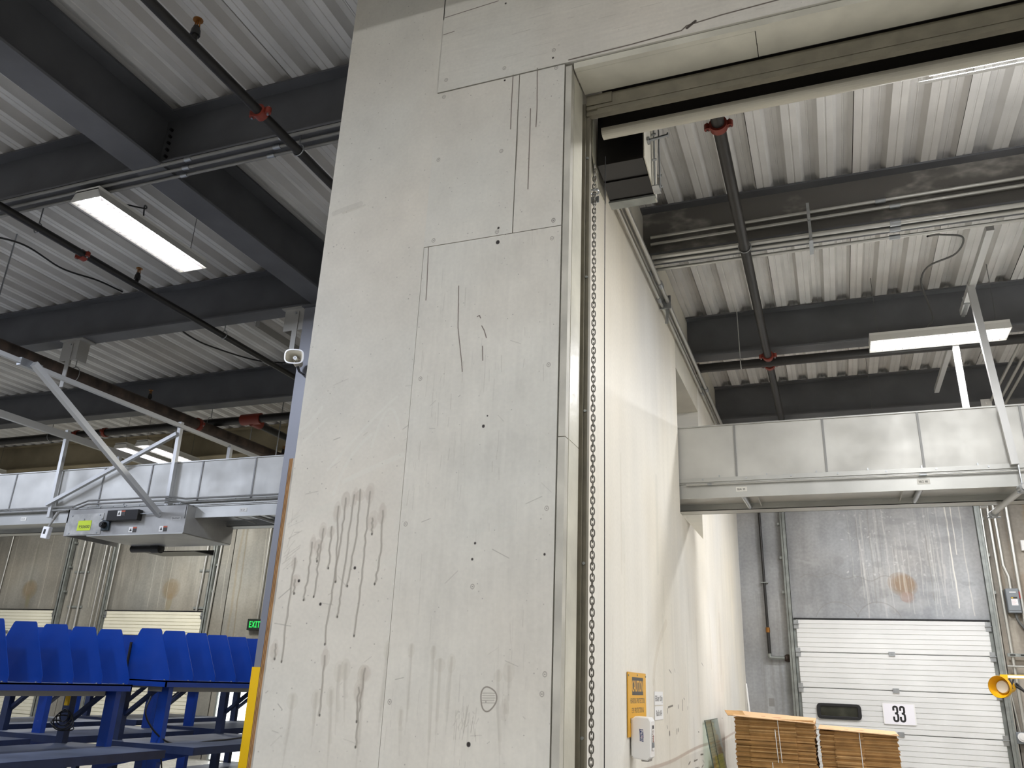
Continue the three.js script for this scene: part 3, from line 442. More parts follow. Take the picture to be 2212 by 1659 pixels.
// ---------------------------------------------------------------- conduits
function conduit(label, pts, r, m, group, couplings = []) {
  const o = thing('conduit', label, 'conduit', [0, 0, 0], 0, group);
  for (let i = 0; i + 1 < pts.length; i++) obj('conduit_length', [rod(pts[i], pts[i + 1], r, 10), ...(i ? [new THREE.SphereGeometry(r, 10, 8).translate(...pts[i])] : [])], m, o);
  for (const [a, b] of couplings) obj('conduit_coupling', rod(a, b, r * 1.4, 10), M.galv, o);
  return o;
}
[[5.085, -3.86, 'front dark conduit of the trio under the beam crossing the girder'], [5.075, -3.93, 'middle dark conduit of the trio under the beam crossing the girder'], [5.07, -4.0, 'rear dark conduit of the trio, next to the pendant light']].forEach(([y, z, lb], i) => conduit(lb, [[-15, y, z], [-2.42, y, z]], 0.013, M.conduitPaint, 'conduits under the left beam', [[[-3.4 - i * 0.1, y, z], [-3.34 - i * 0.1, y, z]], [[-4.25 - i * 0.08, y, z], [-4.19 - i * 0.08, y, z]]]));
[[5.31, -6.36, 'upper pale conduit of the pair on the hallway beam web'], [5.24, -6.36, 'lower pale conduit of the pair on the hallway beam web']].forEach(([y, z, lb], i) => conduit(lb, [[-1.24, y, z], [4.5, y + 0.07, z]], 0.017, M.conduit, 'conduit pair on the hallway beam web', [[[0.62 + i * 0.1, y + 0.02, z], [0.7 + i * 0.1, y + 0.02, z]]]));
[[5.075, -6.3, 'front thick pale conduit of the trio under the hallway beam'], [5.07, -6.38, 'middle thick pale conduit of the trio under the hallway beam'], [5.04, -6.47, 'thin pale conduit lowest of the trio under the hallway beam']].forEach(([y, z, lb], i) => conduit(lb, [[-1.22, y, z], [4.5, y, z]], i === 2 ? 0.015 : 0.02, M.conduit, 'conduit trio under the hallway beam', [[[0.7, y, z], [0.78, y, z]]]));
{
  const c = thing('conduit_clamp', 'galvanised strut clamp holding the hallway conduits to the scuffed beam', 'clamp', [0.1, 0, 0]);
  obj('strap', bx(-0.012, 0.012, 5.0, 5.36, -6.26, -6.266), M.galv, c); obj('lower_plate', bx(-0.016, 0.016, 5.0, 5.008, -6.266, -6.5), M.galv, c); obj('bolt', rod([0, 5.2, -6.266], [0, 5.2, -6.25], 0.012, 6), M.galv, c);
}
[[4.9, 0.03, 0.017], [4.87, 0.08, 0.02], [4.825, 0.03, 0.014]].forEach(([y, d, r], i) => conduit(['uppermost', 'thickest middle', 'thin lowest'][i] + ' bright conduit along the top of the pale hallway wall', [[HX + d - (i ? 0 : 0), y, -3.75 - i * 0.1], [HX + d, y, ZB + 0.05]], r, M.conduit, 'conduits along the hallway wall', [[[HX + d, y, -6.2 - i * 0.2], [HX + d, y, -6.28 - i * 0.2]], [[HX + d, y, -9.2], [HX + d, y, -9.28]]]));
{
  const c = thing('wall_strap', 'grey bent metal strap dangling from the hallway wall conduits', 'strap', [HX, 0, -6.8]);
  obj('clip', bx(0.005, 0.11, 4.8, 4.93, -0.004, 0.012), M.galv, c); obj('tail', bar([0.08, 4.81, 0], [0.06, 4.66, -0.02], 0.03, 0.003, [0, 0, 1]), M.galv, c);
}
tag(obj('light_cord', tube([[0.99, 5.05, -6.55], [1.2, 5.4, -7.2], [1.42, 5.5, -7.5], [1.39, 5.5, -7.8], [1.17, 5.5, -8.0], [1.12, 5.45, -8.2], [1.19, 5.3, -8.45], [1.2, 5.1, -8.4], [1.13, 4.98, -8.3], [1.14, 4.935, -8.3]], 0.009, 60, 6), M.cableGrey), 'grey flexible cord looping from conduits to the hallway pendant light', 'cord');
tag(obj('light_cord', tube([[-5.26, 5.06, -4.06], [-5.3, 5.25, -4.5], [-5.5, 5.4, -4.66], [-5.55, 5.2, -4.75], [-5.4, 5.03, -4.7]], 0.007, 40, 6), M.cable), 'black flexible cord feeding the pendant light beside the girder', 'cord');
tag(obj('loose_cable', tube([[-6.9, 5.07, -4.1], [-7.4, 5.5, -5.0], [-7.36, 5.45, -5.4], [-7.3, 5.5, -5.8], [-7.42, 5.595, -6.25]], 0.01, 40, 6), M.cable), 'black cable sagging under the deck left of the pendant light', 'cable');
tag(obj('loose_cable', tube([[-6.95, 5.3, -6.55], [-6.94, 5.25, -7.0], [-6.97, 5.3, -7.4], [-6.9, 5.4, -8.1], [-6.9, 5.595, -8.7]], 0.01, 40, 6), M.cable), 'black cable sagging under the deck behind the box brackets', 'cable');
tag(obj('angle_iron', [bx(-6.36, -6.3, 5.5, 5.6, -7.35, -7.356), bx(-6.36, -6.355, 5.5, 5.6, -7.35, -8.7)], M.greyPlate), 'pale length of angle iron under the deck near the horn loudspeaker', 'angle iron');

// ---------------------------------------------------------------- light fixtures
function areaLamp(x, y, z, w, l, k = 1, col = COOL, tilt = -PI / 2) { const r = new THREE.RectAreaLight(col, LAMP * k, w, l); r.position.set(x, y, z); r.rotation.x = tilt; scene.add(r); }   // tilt -90 degrees looks down, 0 looks to -z, 180 to +z
function pendant(x, y, z, along, label, col = COOL, cables = true) {
  const o = thing('pendant_light', label, 'light', [x, y, z], along === 'x' ? PI / 2 : 0, 'pendant fluorescent lights');
  const L = 0.615, W = 0.155;
  const side = (s) => extr([[s * W, 0], [s * (W + 0.004), 0], [s * (W - 0.03), 0.075], [s * (W - 0.036), 0.075]], 2 * L).translate(0, 0, -L);
  obj('housing', [side(1), side(-1), bx(-W + 0.03, W - 0.03, 0.075, 0.1, -L, L), extr([[-W, 0], [W, 0], [W - 0.035, 0.085], [-W + 0.035, 0.085]], 0.006).translate(0, 0, -L), extr([[-W, 0], [W, 0], [W - 0.035, 0.085], [-W + 0.035, 0.085]], 0.006).translate(0, 0, L - 0.006)], M.fixture, o);
  for (const tx of [-0.085, 0, 0.085]) obj('fluorescent_tube', rod([tx, 0.045, -L + 0.02], [tx, 0.045, L - 0.02], 0.013, 10), M.tube, o);
  for (let i = 1; i < 20; i++) obj('louver_blade', bx(-W + 0.006, W - 0.006, 0.003, 0.026, -L + (i * 2 * L) / 20 - 0.001, -L + (i * 2 * L) / 20 + 0.001), M.louver, o);
  for (const tx of [-0.105, -0.052, 0, 0.052, 0.105]) obj('louver_rail', bx(tx - 0.001, tx + 0.001, 0.003, 0.026, -L + 0.006, L - 0.006), M.louver, o);
  if (cables) for (const s of [-1, 1]) obj('hanging_wire', [rod([0.0, 0.1, s * 0.5], [0, 0.2, s * 0.53], 0.003, 5), rod([0, 0.2, s * 0.53], [0, DECK - y, s * 0.53], 0.003, 5), rod([0.06, 0.1, s * 0.5], [0, 0.2, s * 0.53], 0.002, 5)], M.cableGrey, o);
  if (along === 'x') areaLamp(x, y - 0.006, z, 0.96, 0.27, 1, col); else areaLamp(x, y - 0.006, z, 0.27, 0.96, 1, col);
  return o;
}
function strip(x, y, z, label, kd = 6, ks = 0.8) {   // kd: thrown down by the reflector wings, ks: to either side
  const o = thing('strip_light', label, 'light', [x, y, z], 0, 'bare-tube strip lights');
  obj('channel', [bx(-0.62, 0.62, 0.03, 0.07, -0.05, 0.05), extr([[-0.05, 0.03], [0.05, 0.03], [0.11, -0.005], [0.105, -0.008]], 0.002).rotateY(PI / 2).translate(0, 0, 0)], M.fixture, o);
  obj('reflector', [bar([-0.62, 0.012, 0.085], [0.62, 0.012, 0.085], 0.08, 0.003, [0, 1, -0.5]), bar([-0.62, 0.012, -0.085], [0.62, 0.012, -0.085], 0.08, 0.003, [0, 1, 0.5])], M.reflector, o);
  for (const s of [-1, 1]) obj('lamp_holder', [bx(s * 0.6, s * 0.615, -0.02, 0.03, -0.016, 0.016), rod([s * 0.565, 0.006, 0], [s * 0.6, 0.006, 0], 0.005, 6), rod([s * 0.565, -0.006, 0], [s * 0.6, -0.006, 0], 0.004, 6)], M.whitePlastic, o);
  obj('fluorescent_tube', rod([-0.565, 0, 0], [0.565, 0, 0], 0.016, 14), M.tube, o);
  for (const s of [-1, 1]) obj('hanging_wire', rod([s * 0.5, 0.07, 0], [s * 0.5, DECK - y, 0], 0.003, 5), M.cableGrey, o);
  areaLamp(x, y - 0.02, z, 1.1, 0.085, kd * 0.4); areaLamp(x, y, z - 0.02, 1.1, 0.034, ks, COOL, 0); areaLamp(x, y, z + 0.02, 1.1, 0.034, ks, COOL, PI);
}
pendant(-5.24, 4.95, -4.5, 'z', 'glowing pendant light with louvers hanging left of the girder', BLUISH);
pendant(-10.5, 4.95, -10.5, 'z', 'glowing pendant light behind the duct, on the drive unit side of its twin', WARM); pendant(-11.02, 4.95, -10.55, 'z', 'glowing pendant light behind the duct, on the dock door side of its twin', WARM);
pendant(1.2, 4.83, -8.3, 'x', 'glowing pendant light with louvers hanging over the hallway duct');
strip(1.36, 4.9, -4.33, 'glowing bare-tube strip light behind the rolled-up door', 6.5, 1.2);
// the rest of the rows, out of the picture, plus pendants added for the duct
pendant(-5.24, 4.95, -0.4, 'z', 'pendant light of the girder row in the open bay', BLUISH); pendant(-10.6, 4.95, -2.7, 'z', 'pendant light above the left end of the duct', BLUISH); pendant(-10.6, 4.95, 1.6, 'z', 'pendant light of the outer row in the open bay', BLUISH);
pendant(-9.8, 4.95, -4.8, 'z', 'added unseen pendant light before the drive unit, left of the slim pipe', BLUISH); pendant(-12.6, 4.95, -5.2, 'z', 'added unseen pendant light before the outer end of the duct', BLUISH);  // unseen pendants, added to brighten the duct front
strip(-1.4, 4.98, 3.0, 'bare-tube strip light in front of the partition', 0.8, 6.2); strip(1.9, 4.98, 3.0, 'bare-tube strip light in front of the opening', 0.8, 6.2); strip(-2.4, 4.98, 5.4, 'bare-tube strip light over the entrance aisle', 0.8, 5); strip(2.2, 4.98, 5.4, 'bare-tube strip light in the front right corner', 0.8, 5); strip(-7.4, 4.98, 4.6, 'bare-tube strip light in the front of the open bay', 2, 2);
pendant(-4.0, 4.95, -10.2, 'z', 'pendant light hidden behind the partition near the exit sign', WARM); pendant(-15.2, 4.95, -10.4, 'z', 'pendant light past the far left of the duct', WARM); pendant(-15.9, 4.95, -2.4, 'z', 'pendant light above the far left of the bay', BLUISH);
strip(4.4, 4.93, -5.1, 'bare-tube strip light in the hallway right of the opening', 5, 1.8); strip(4.6, 4.93, -7.2, 'bare-tube strip light further along the hallway', 5, 1.8); pendant(1.2, 4.5, -10.4, 'x', 'pendant light above the dock door behind the hallway duct'); pendant(4.6, 4.5, -10.4, 'x', 'pendant light behind the hallway duct further right');

// ================================================================ OVERHEAD DUCT ACROSS BOTH BAYS
{
  const d = thing('overhead_duct', 'long galvanised metal duct crossing both bays through the wall opening', 'duct', [0, 0, 0]);
  const zf = -7.65, zb = -8.4, x0 = -13.2, x1 = 5.2;
  let x = 1.645 + 5 * 0.792, i = 0; const edges = []; for (; x > x0; x -= 0.792) edges.push(x);
  for (let k = 0; k + 1 < edges.length; k++) {
    const a = edges[k + 1] + 0.004, b = edges[k] - 0.004;
    obj('side_panel', bx(a, b, 3.39, 3.9, zf, zf - 0.012), M.duct, d);
    obj('rear_panel', bx(a, b, 3.2, 3.9, zb, zb + 0.012), M.duct, d);
    obj('seam_rib', bx(edges[k] - 0.009, edges[k] + 0.009, 3.39, 3.9, zf + 0.01, zf - 0.004), M.ductRib, d);
  }
  obj('top_cover', [bx(x0, x1, 3.9, 3.912, zf + 0.014, zb - 0.01)], M.ductLip, d);
  obj('flange_rail', [bx(x0, x1, 3.35, 3.39, zf + 0.03, zf - 0.012), bx(x0, x1, 3.336, 3.35, zf + 0.018, zf - 0.012)], M.ductLip, d);
  obj('lower_skirt', bx(x0, x1, 3.2, 3.335, zf + 0.006, zf - 0.012), M.ductLip, d);
  obj('pan', bx(x0, x1, 3.26, 3.27, zf - 0.012, zb + 0.012), M.ductLip, d);
  obj('pan_lip', [bx(x0, x1, 3.2, 3.206, zb + 0.18, zb), bx(x0, x1, 3.2, 3.26, zb + 0.18, zb + 0.174)], M.ductLip, d);
  for (let k = 0; k < 46; k++) { const xx = 4.9 - k * 0.396; obj('screw', rod([xx, 3.373, zf + 0.03], [xx, 3.373, zf + 0.036], 0.008, 6), M.galv, d); }
  for (let k = 0; k < 40; k++) { const xx = 4.7 - k * 0.43; obj('clip', bx(xx - 0.005, xx + 0.005, 3.39, 3.412, zf + 0.02, zf + 0.012), M.galv, d); }
  for (const [xx, txt] of [[-0.694, '18/4  35'], [0.831, '16/2  40'], [-6.35, '15 / 27'], [-9.9, '15 / 29'], [-4.2, '15 / 30']]) {
    const c = canvasOf(192, 64, (q) => { q.fillStyle = '#d9d7cf'; q.fillRect(0, 0, 192, 64); q.fillStyle = '#26241f'; q.font = 'bold 38px sans-serif'; q.fillText(txt, 18, 46); });
    obj('number_tag', bx(xx - 0.05, xx + 0.05, 3.25, 3.295, zf + 0.006, zf + 0.009), std(0xffffff, 0.5, 0, { map: tex(c) }), d, true);
  }
  for (const [a, b] of [[-0.69, 0.02], [0.81, -0.02], [-6.28, 0], [-3.6, 0]]) obj('roller', rod([a, 3.225, zf - 0.012], [a + b, 3.225, zb + 0.012], 0.022, 12), M.galv, d);
  for (const a of [-0.565, 0.671, -6.6]) obj('cross_rod', rod([a, 3.23, zf], [a, 3.23, zb], 0.006, 6), M.greyPlate, d);
}
conduit('slim conduit clipped along the front lip of the duct', [[5.1, 3.325, -7.615], [-1.2, 3.325, -7.615]], 0.008, M.conduit, 'conduits on the duct front', [[[0.8, 3.325, -7.615], [0.86, 3.325, -7.615]], [[-1, 3.325, -7.615], [-0.96, 3.325, -7.615]]]);
[[3.43, -7.6, 'upper'], [3.385, -7.6, 'lower']].forEach(([y, z, lb]) => conduit(lb + ' slim conduit bending over the drive unit on the duct front', [[-1.6, y, z], [-7.2, y, z], [-7.4, y + 0.02, z + 0.06], [-8.7, y + 0.02, z + 0.06], [-9.0, y - 0.03, z], [-13, y - 0.03, z]], 0.011, M.conduitPaint, 'conduits on the duct over the drive unit'));
// drive unit hung on the duct
{
  const u = thing('drive_unit', 'grey metal drive unit with lime number label fixed to the duct', 'drive unit', [0, 0, 0]);
  const zf = -7.5, face = std(0xb2b1ad, 0.5, 0.3, { map: grime(512, 1.4, 0.25, 2.4) });
  obj('case', [bx(-8.95, -7.06, 3.0, 3.335, zf, zf - 0.012), bx(-7.07, -7.05, 3.0, 3.335, zf, -8.35), bx(-8.95, -8.93, 3.0, 3.335, zf, -8.35), bx(-8.95, -7.05, 3.33, 3.335, zf, -7.66)], face, u);
  obj('bottom_pan', toX(extr([[7.5, 3.0], [8.35, 3.0], [8.35, 2.988], [7.5, 2.988]], 1.5)).translate(-8.56, 0, 0), M.ductLip, u);
  obj('drip_tray', [bx(-8.5, -7.65, 2.93, 2.94, -8.4, -8.75), bx(-8.5, -7.65, 2.93, 3.0, -8.75, -8.76), bx(-8.5, -8.49, 2.93, 3.0, -8.4, -8.75)], M.black, u);
  obj('motor', [rod([-8.6, 2.96, -8.3], [-8.25, 2.96, -8.3], 0.05, 16), rod([-8.25, 2.96, -8.3], [-8.12, 2.96, -8.3], 0.065, 16)], M.black, u);
  obj('access_plate', bx(-8.9, -8.34, 3.01, 3.27, zf + 0.006, zf), std(0xc0bfb9, 0.42, 0.5, { map: fineNoise }), u);
  for (const [x, y] of [[-8.86, 3.25], [-8.4, 3.25], [-8.86, 3.03], [-8.4, 3.03], [-8.65, 3.2], [-8.36, 3.2]]) obj('screw', rod([x, y, zf + 0.006], [x, y, zf + 0.013], 0.011, 8), M.galv, u);
  const lab = canvasOf(256, 160, (q) => { q.fillStyle = '#d7ee2a'; q.fillRect(0, 0, 256, 160); q.fillStyle = '#2a3208'; q.font = 'bold 34px sans-serif'; q.textAlign = 'center'; q.fillText('▪▪▪▪▪▪▪', 128, 44); q.font = 'bold 66px sans-serif'; q.fillText('150600', 128, 122); });
  obj('number_label', bx(-8.735, -8.515, 3.06, 3.185, zf + 0.006, zf + 0.009), std(0xffffff, 0.4, 0, { map: tex(lab) }), u, true);
  const bb = obj('black_cover', rbx(-8.21, -7.72, 3.155, 3.285, zf, zf + 0.08, 0.008), M.blackSatin, u);
  const warn = (x, y, z) => { const c = canvasOf(128, 64, (q) => { q.fillStyle = '#e9e7e2'; q.fillRect(0, 0, 64, 64); q.fillStyle = '#b24a22'; q.fillRect(64, 0, 64, 18); q.fillStyle = '#2c2822'; q.fillRect(64, 18, 64, 46); q.beginPath(); q.moveTo(32, 10); q.lineTo(54, 50); q.lineTo(10, 50); q.fill(); }); return obj('warning_label', bx(x, x + 0.12, y, y + 0.065, z, z + 0.003), std(0xffffff, 0.5, 0, { map: tex(c) }), u, true); };
  warn(-8.04, 3.21, zf + 0.08); warn(-7.89, 3.02, zf); warn(-7.42, 3.02, zf);
  obj('switch_block', rbx(-8.32, -8.2, 3.05, 3.18, zf, zf + 0.03, 0.006), std(0x26343a, 0.5), u);
  obj('rotary_knob', [rod([-8.27, 3.115, zf + 0.03], [-8.27, 3.115, zf + 0.08], 0.042, 18, 0.036), rod([-8.27, 3.115, zf + 0.08], [-8.27, 3.115, zf + 0.09], 0.025, 14)], M.black, u);
  obj('push_rod', rod([-7.72, 3.235, zf + 0.04], [-7.42, 3.235, zf + 0.03], 0.006, 6), M.galv, u);
  const brand = canvasOf(160, 48, (q) => { q.clearRect(0, 0, 160, 48); q.fillStyle = '#b2b1ad'; q.fillRect(0, 0, 160, 48); q.fillStyle = '#3a3936'; q.font = 'bold 34px serif'; q.fillText('Dorner', 16, 36); });
  obj('maker_mark', bx(-7.27, -7.12, 3.15, 3.195, zf, zf + 0.002), std(0xffffff, 0.5, 0, { map: tex(brand) }), u, true);
  for (let k = 0; k < 9; k++) obj('bolt', rod([-8.85 + k * 0.21, 3.345, zf + 0.004], [-8.85 + k * 0.21, 3.36, zf + 0.004], 0.008, 6), M.galv, u);
}
{
  const s = thing('limit_switch', 'small white limit switch box dangling left of the drive unit', 'switch', [-9.25, 3.05, -7.5]);
  s.rotation.z = -0.12;
  obj('box', rbx(-0.055, 0.055, -0.075, 0.075, -0.03, 0.03, 0.01), M.whitePlastic, s); obj('button', bx(-0.02, 0.012, -0.02, 0.04, 0.03, 0.034), M.black, s);
  obj('stem', [rod([0, 0.075, 0], [0.06, 0.2, 0], 0.014, 10), rod([0.05, 0.19, 0], [0.09, 0.27, 0], 0.02, 10), rod([0.09, 0.27, 0], [0.09, 0.31, -0.11], 0.012, 8)], M.greyPlate, s);
}
// strut frame carrying the duct on the left
{
  const f = thing('duct_support', 'grey square-tube support with diagonal braces carrying the left duct', 'support', [0, 0, 0]);
  const t = 0.055;
  obj('runner', bar([-7.5, 4.365, -4.6], [-7.43, 4.365, -12.6], 0.045, 0.045), M.strut, f);
  obj('runner', bar([-9.42, 4.37, -4.6], [-9.4, 4.37, -12.6], t, 0.085), M.strut, f);
  obj('post', bar([-9.42, 4.45, -7.6], [-9.39, 3.27, -7.6], t * 0.9, t * 0.9, [0, 0, 1]), M.strut, f);
  obj('post', bar([-7.49, 4.42, -7.6], [-7.46, 3.22, -7.6], t * 0.9, t * 0.9, [0, 0, 1]), M.strut, f);
  obj('diagonal_brace', bar([-7.49, 4.26, -7.565], [-9.45, 3.43, -7.565], 0.045, 0.045, [0, 1, 0]), M.strut, f);
  obj('diagonal_brace', bar([-7.43, 4.37, -5.42], [-7.46, 3.22, -7.5], 0.06, 0.06, [0, 1, 0]), M.strut, f);
  obj('gusset', bx(-7.52, -7.46, 4.32, 4.4, -5.3, -5.55), M.galv, f);
  obj('clevis', [rod([-7.52, 3.2, -7.52], [-7.4, 3.2, -7.52], 0.012, 8), rod([-7.46, 3.22, -7.5], [-7.46, 3.17, -7.52], 0.014, 8)], M.galv, f);
  obj('rear_post', bar([-7.44, 4.36, -8.5], [-7.44, 3.2, -8.5], 0.05, 0.05, [0, 0, 1]), M.strut, f);
  obj('rear_post', bar([-9.4, 4.36, -8.5], [-9.4, 3.2, -8.5], 0.05, 0.05, [0, 0, 1]), M.strut, f);
  for (const x of [-7.46, -9.4]) for (const z of [-4.9, -9.5, -11.2]) obj('hanger_rod', rod([x, 4.4, z], [x, DECK, z], 0.008, 6), M.galv, f);
}
// A-frame struts over the hallway
{
  const f = thing('strut_hanger', 'white square-tube hanger straddling the hallway duct beside the pendant light', 'hanger', [0, 0, 0]);
  obj('runner', bar([1.44, 5.06, -6.56], [1.44, 5.06, -8.2], 0.056, 0.056), M.strut, f);
  obj('runner', bar([1.42, 5.055, -8.84], [1.42, 5.055, -10.5], 0.052, 0.052), M.strut, f);
  obj('runner_end', [bx(1.405, 1.475, 5.02, 5.095, -7.92, -7.93), bx(1.425, 1.456, 5.02, 5.036, -7.93, -8.22)], M.galv, f);
  obj('post', bar([1.425, 5.05, -7.58], [1.523, 3.37, -7.585], 0.058, 0.05, [0, 0, 1]), M.strut, f);
  obj('post', bar([1.375, 5.05, -8.5], [1.395, 3.2, -8.5], 0.055, 0.05, [0, 0, 1]), M.strut, f);
  obj('drop_rod', rod([1.545, 3.4, -7.59], [1.545, 3.2, -7.57], 0.007, 8), M.galv, f);
  obj('cradle_pipe', rod([1.55, 3.16, -7.48], [1.47, 3.16, -8.62], 0.026, 14), M.strut, f);
  obj('pipe_clamp', [rod([1.545, 3.16, -7.5], [1.535, 3.16, -7.6], 0.036, 12), rod([1.5, 3.13, -7.56], [1.58, 3.13, -7.56], 0.008, 6)], M.galv, f);
  obj('pipe_clamp', [rod([1.478, 3.15, -8.5], [1.472, 3.15, -8.6], 0.036, 12), rod([1.42, 3.12, -8.56], [1.53, 3.12, -8.56], 0.008, 6)], M.galv, f);
}
[[2.1, 'closest to the hanger'], [2.2, 'middle of three'], [2.28, 'farthest from the hanger']].forEach(([x, lb], i) => conduit('pale conduit running back past the hallway duct, ' + lb, [[x, 5.08, -8.9 - i * 0.05], [x, 5.085, -11.3]], 0.018, M.conduit, 'conduits beyond the hallway hanger'));
tag(obj('pipe_bracket', [bx(1.98, 2.1, 5.0, 5.1, -11.1, -11.11), rod([2.04, 5.05, -11.09], [2.04, 5.05, -11.05], 0.015, 10)], M.whitePlastic), 'small white pipe bracket on the last hallway beam', 'bracket');

// ================================================================ DOCK DOORS ON THE BACK WALL
function sectionGeo(w, h) {                                 // ribbed steel section, ribs 66 mm apart, extruded along x
  const p = [[0, 0]], n = Math.round(h / 0.066), s = h / n; const front = [];
  for (let i = 0; i < n; i++) { const y = i * s; front.push([0.015, y + 0.001], [0.025, y + 0.008], [0.025, y + s - 0.006], [0.015, y + s - 0.003]); }
  const poly = [[0, 0], ...front, [0, h]];
  return toX(extr(poly.map(([x, y]) => [-x, y]), w));
}
function dockDoor(n, x0, x1, mat, opt = {}) {
  const d = structGroup('door_' + n), z = ZB + 0.05, w = x1 - x0;
  for (const [a, b] of [[0.0, 0.53], [0.535, 1.06], [1.065, 1.602], [1.607, 2.072], [2.077, 2.52]]) obj('door_section', sectionGeo(w, b - a).translate(x0, a, z), mat, d);
  for (const [s, x] of [[-1, x0], [1, x1]]) {
    obj('track', [bx(x - s * 0.01, x + s * 0.085, 0, 2.53, z + 0.0, z + 0.004), bx(x + s * 0.04, x + s * 0.046, 0, 4.4, z, z + 0.07), bx(x + s * 0.04, x + s * 0.085, 0, 4.4, z + 0.066, z + 0.07), rbx(x + s * 0.085, x + s * 0.12, 0, 4.4, z - 0.04, z + 0.05, 0.006)], M.steelGrey, d);
    for (const y of [1.06, 1.6, 2.07, 2.45]) obj('edge_hinge', [bx(x - s * 0.03, x + s * 0.035, y - 0.06, y + 0.06, z + 0.026, z + 0.031), rod([x - s * 0.04, y, z + 0.04], [x + s * 0.09, y, z + 0.04], 0.007, 6)], M.galv, d);
    for (const y of [2.9, 3.4, 3.9]) obj('track_bracket', bx(x + s * 0.08, x + s * 0.16, y - 0.02, y + 0.02, ZB, z + 0.01), M.steelGrey, d);
  }
  obj('top_seal', bx(x0 - 0.03, x1 + 0.03, 2.522, 2.54, z - 0.05, z + 0.03), M.rubber, d);
  for (const y of [1.062, 1.604, 2.074]) obj('centre_hinge', [bx((x0 + x1) / 2 - 0.04, (x0 + x1) / 2 + 0.04, y - 0.028, y + 0.03, z + 0.025, z + 0.04), bx((x0 + x1) / 2 - 0.032, (x0 + x1) / 2 + 0.032, y - 0.006, y + 0.014, z + 0.04, z + 0.046)], M.galv, d);
  return d;
}
{
  const d = dockDoor(1, -0.51, 1.91, M.doorWhite), z = ZB + 0.077;
  const fr = new THREE.Shape(), rr2 = (s, x0, y0, x1, y1, r) => { s.moveTo(x0 + r, y0); s.lineTo(x1 - r, y0); s.quadraticCurveTo(x1, y0, x1, y0 + r); s.lineTo(x1, y1 - r); s.quadraticCurveTo(x1, y1, x1 - r, y1); s.lineTo(x0 + r, y1); s.quadraticCurveTo(x0, y1, x0, y1 - r); s.lineTo(x0, y0 + r); s.quadraticCurveTo(x0, y0, x0 + r, y0); };
  rr2(fr, -0.32, 1.215, 0.235, 1.405, 0.055); const hole = new THREE.Path(); rr2(hole, -0.283, 1.245, 0.2, 1.377, 0.02); fr.holes.push(hole);
  const frame = obj('vision_panel', new THREE.ExtrudeGeometry(fr, { depth: 0.018, bevelEnabled: true, bevelSize: 0.006, bevelThickness: 0.008, bevelSegments: 2 }).translate(0, 0, z), M.rubber, d);
  obj('pane', bx(-0.285, 0.202, 1.243, 1.379, z - 0.002, z + 0.004), std(0x4a4c40, 0.1, 0, { map: grime(256, 0.4, 0.5, 5) }), frame);
}
dockDoor(2, -13.55, -11.15, M.doorCream); dockDoor(3, -17.35, -14.95, M.doorCream);
// number plate on dock door
{
  const c = canvasOf(512, 346, (q) => {
    q.fillStyle = '#eceaf0'; q.fillRect(0, 0, 512, 346); q.strokeStyle = '#141416'; q.lineWidth = 34; q.lineJoin = 'round'; q.lineCap = 'butt';
    for (const x of [196, 310]) { q.save(); q.translate(x, 33); q.beginPath(); q.moveTo(-31, 84); q.lineTo(-31, 48); q.quadraticCurveTo(-31, 14, 0, 14); q.quadraticCurveTo(33, 14, 33, 48); q.lineTo(33, 92); q.quadraticCurveTo(33, 128, -2, 130); q.moveTo(-12, 130); q.quadraticCurveTo(37, 130, 37, 172); q.lineTo(37, 216); q.quadraticCurveTo(37, 264, 0, 264); q.quadraticCurveTo(-33, 264, -33, 222); q.lineTo(-33, 186); q.stroke(); q.restore(); }
  });
  const p = thing('number_plate', 'white plate reading 33 in bold black on the dock door', 'sign', [0.705, 1.315, ZB + 0.085]);
  const s = new THREE.Shape(); s.moveTo(-0.197, 0.13); s.lineTo(0.2, 0.13); s.lineTo(0.2, -0.11); s.quadraticCurveTo(0.2, -0.133, 0.177, -0.133); s.lineTo(-0.175, -0.133); s.quadraticCurveTo(-0.197, -0.133, -0.197, -0.11);
  obj('plate', new THREE.ExtrudeGeometry(s, { depth: 0.004, bevelEnabled: false }).translate(0, 0, 0), M.white, p);
  obj('numerals', new THREE.PlaneGeometry(0.37, 0.25).translate(0, -0.001, 0.0045), std(0xffffff, 0.4, 0, { map: tex(c) }), p, true);
}
// EXIT sign and its conduit
{
  const e = thing('exit_sign', 'green lit EXIT sign in a black case on the concrete wall', 'sign', [-9.92, 2.31, ZB + 0.04]);
  obj('case', rbx(-0.165, 0.165, -0.1, 0.1, -0.035, 0.035, 0.008), M.black, e);
  const c = canvasOf(256, 144, (q) => { q.fillStyle = '#020a04'; q.fillRect(0, 0, 256, 144); q.fillStyle = '#2cff6a'; q.font = 'bold 118px sans-serif'; q.textAlign = 'center'; q.save(); q.translate(128, 116); q.scale(0.86, 1.1); q.fillText('EXIT', 0, 0); q.restore(); });
  obj('lettering', new THREE.PlaneGeometry(0.3, 0.175).translate(0, 0, 0.0365), new THREE.MeshStandardMaterial({ color: 0x05170b, emissive: 0xffffff, emissiveMap: tex(c), emissiveIntensity: 0.95, roughness: 0.5 }), e, true);
}
conduit('slim galvanised conduit dropping to the exit sign', [[-9.88, 4.4, ZB + 0.03], [-9.9, 2.41, ZB + 0.03]], 0.012, M.conduit);
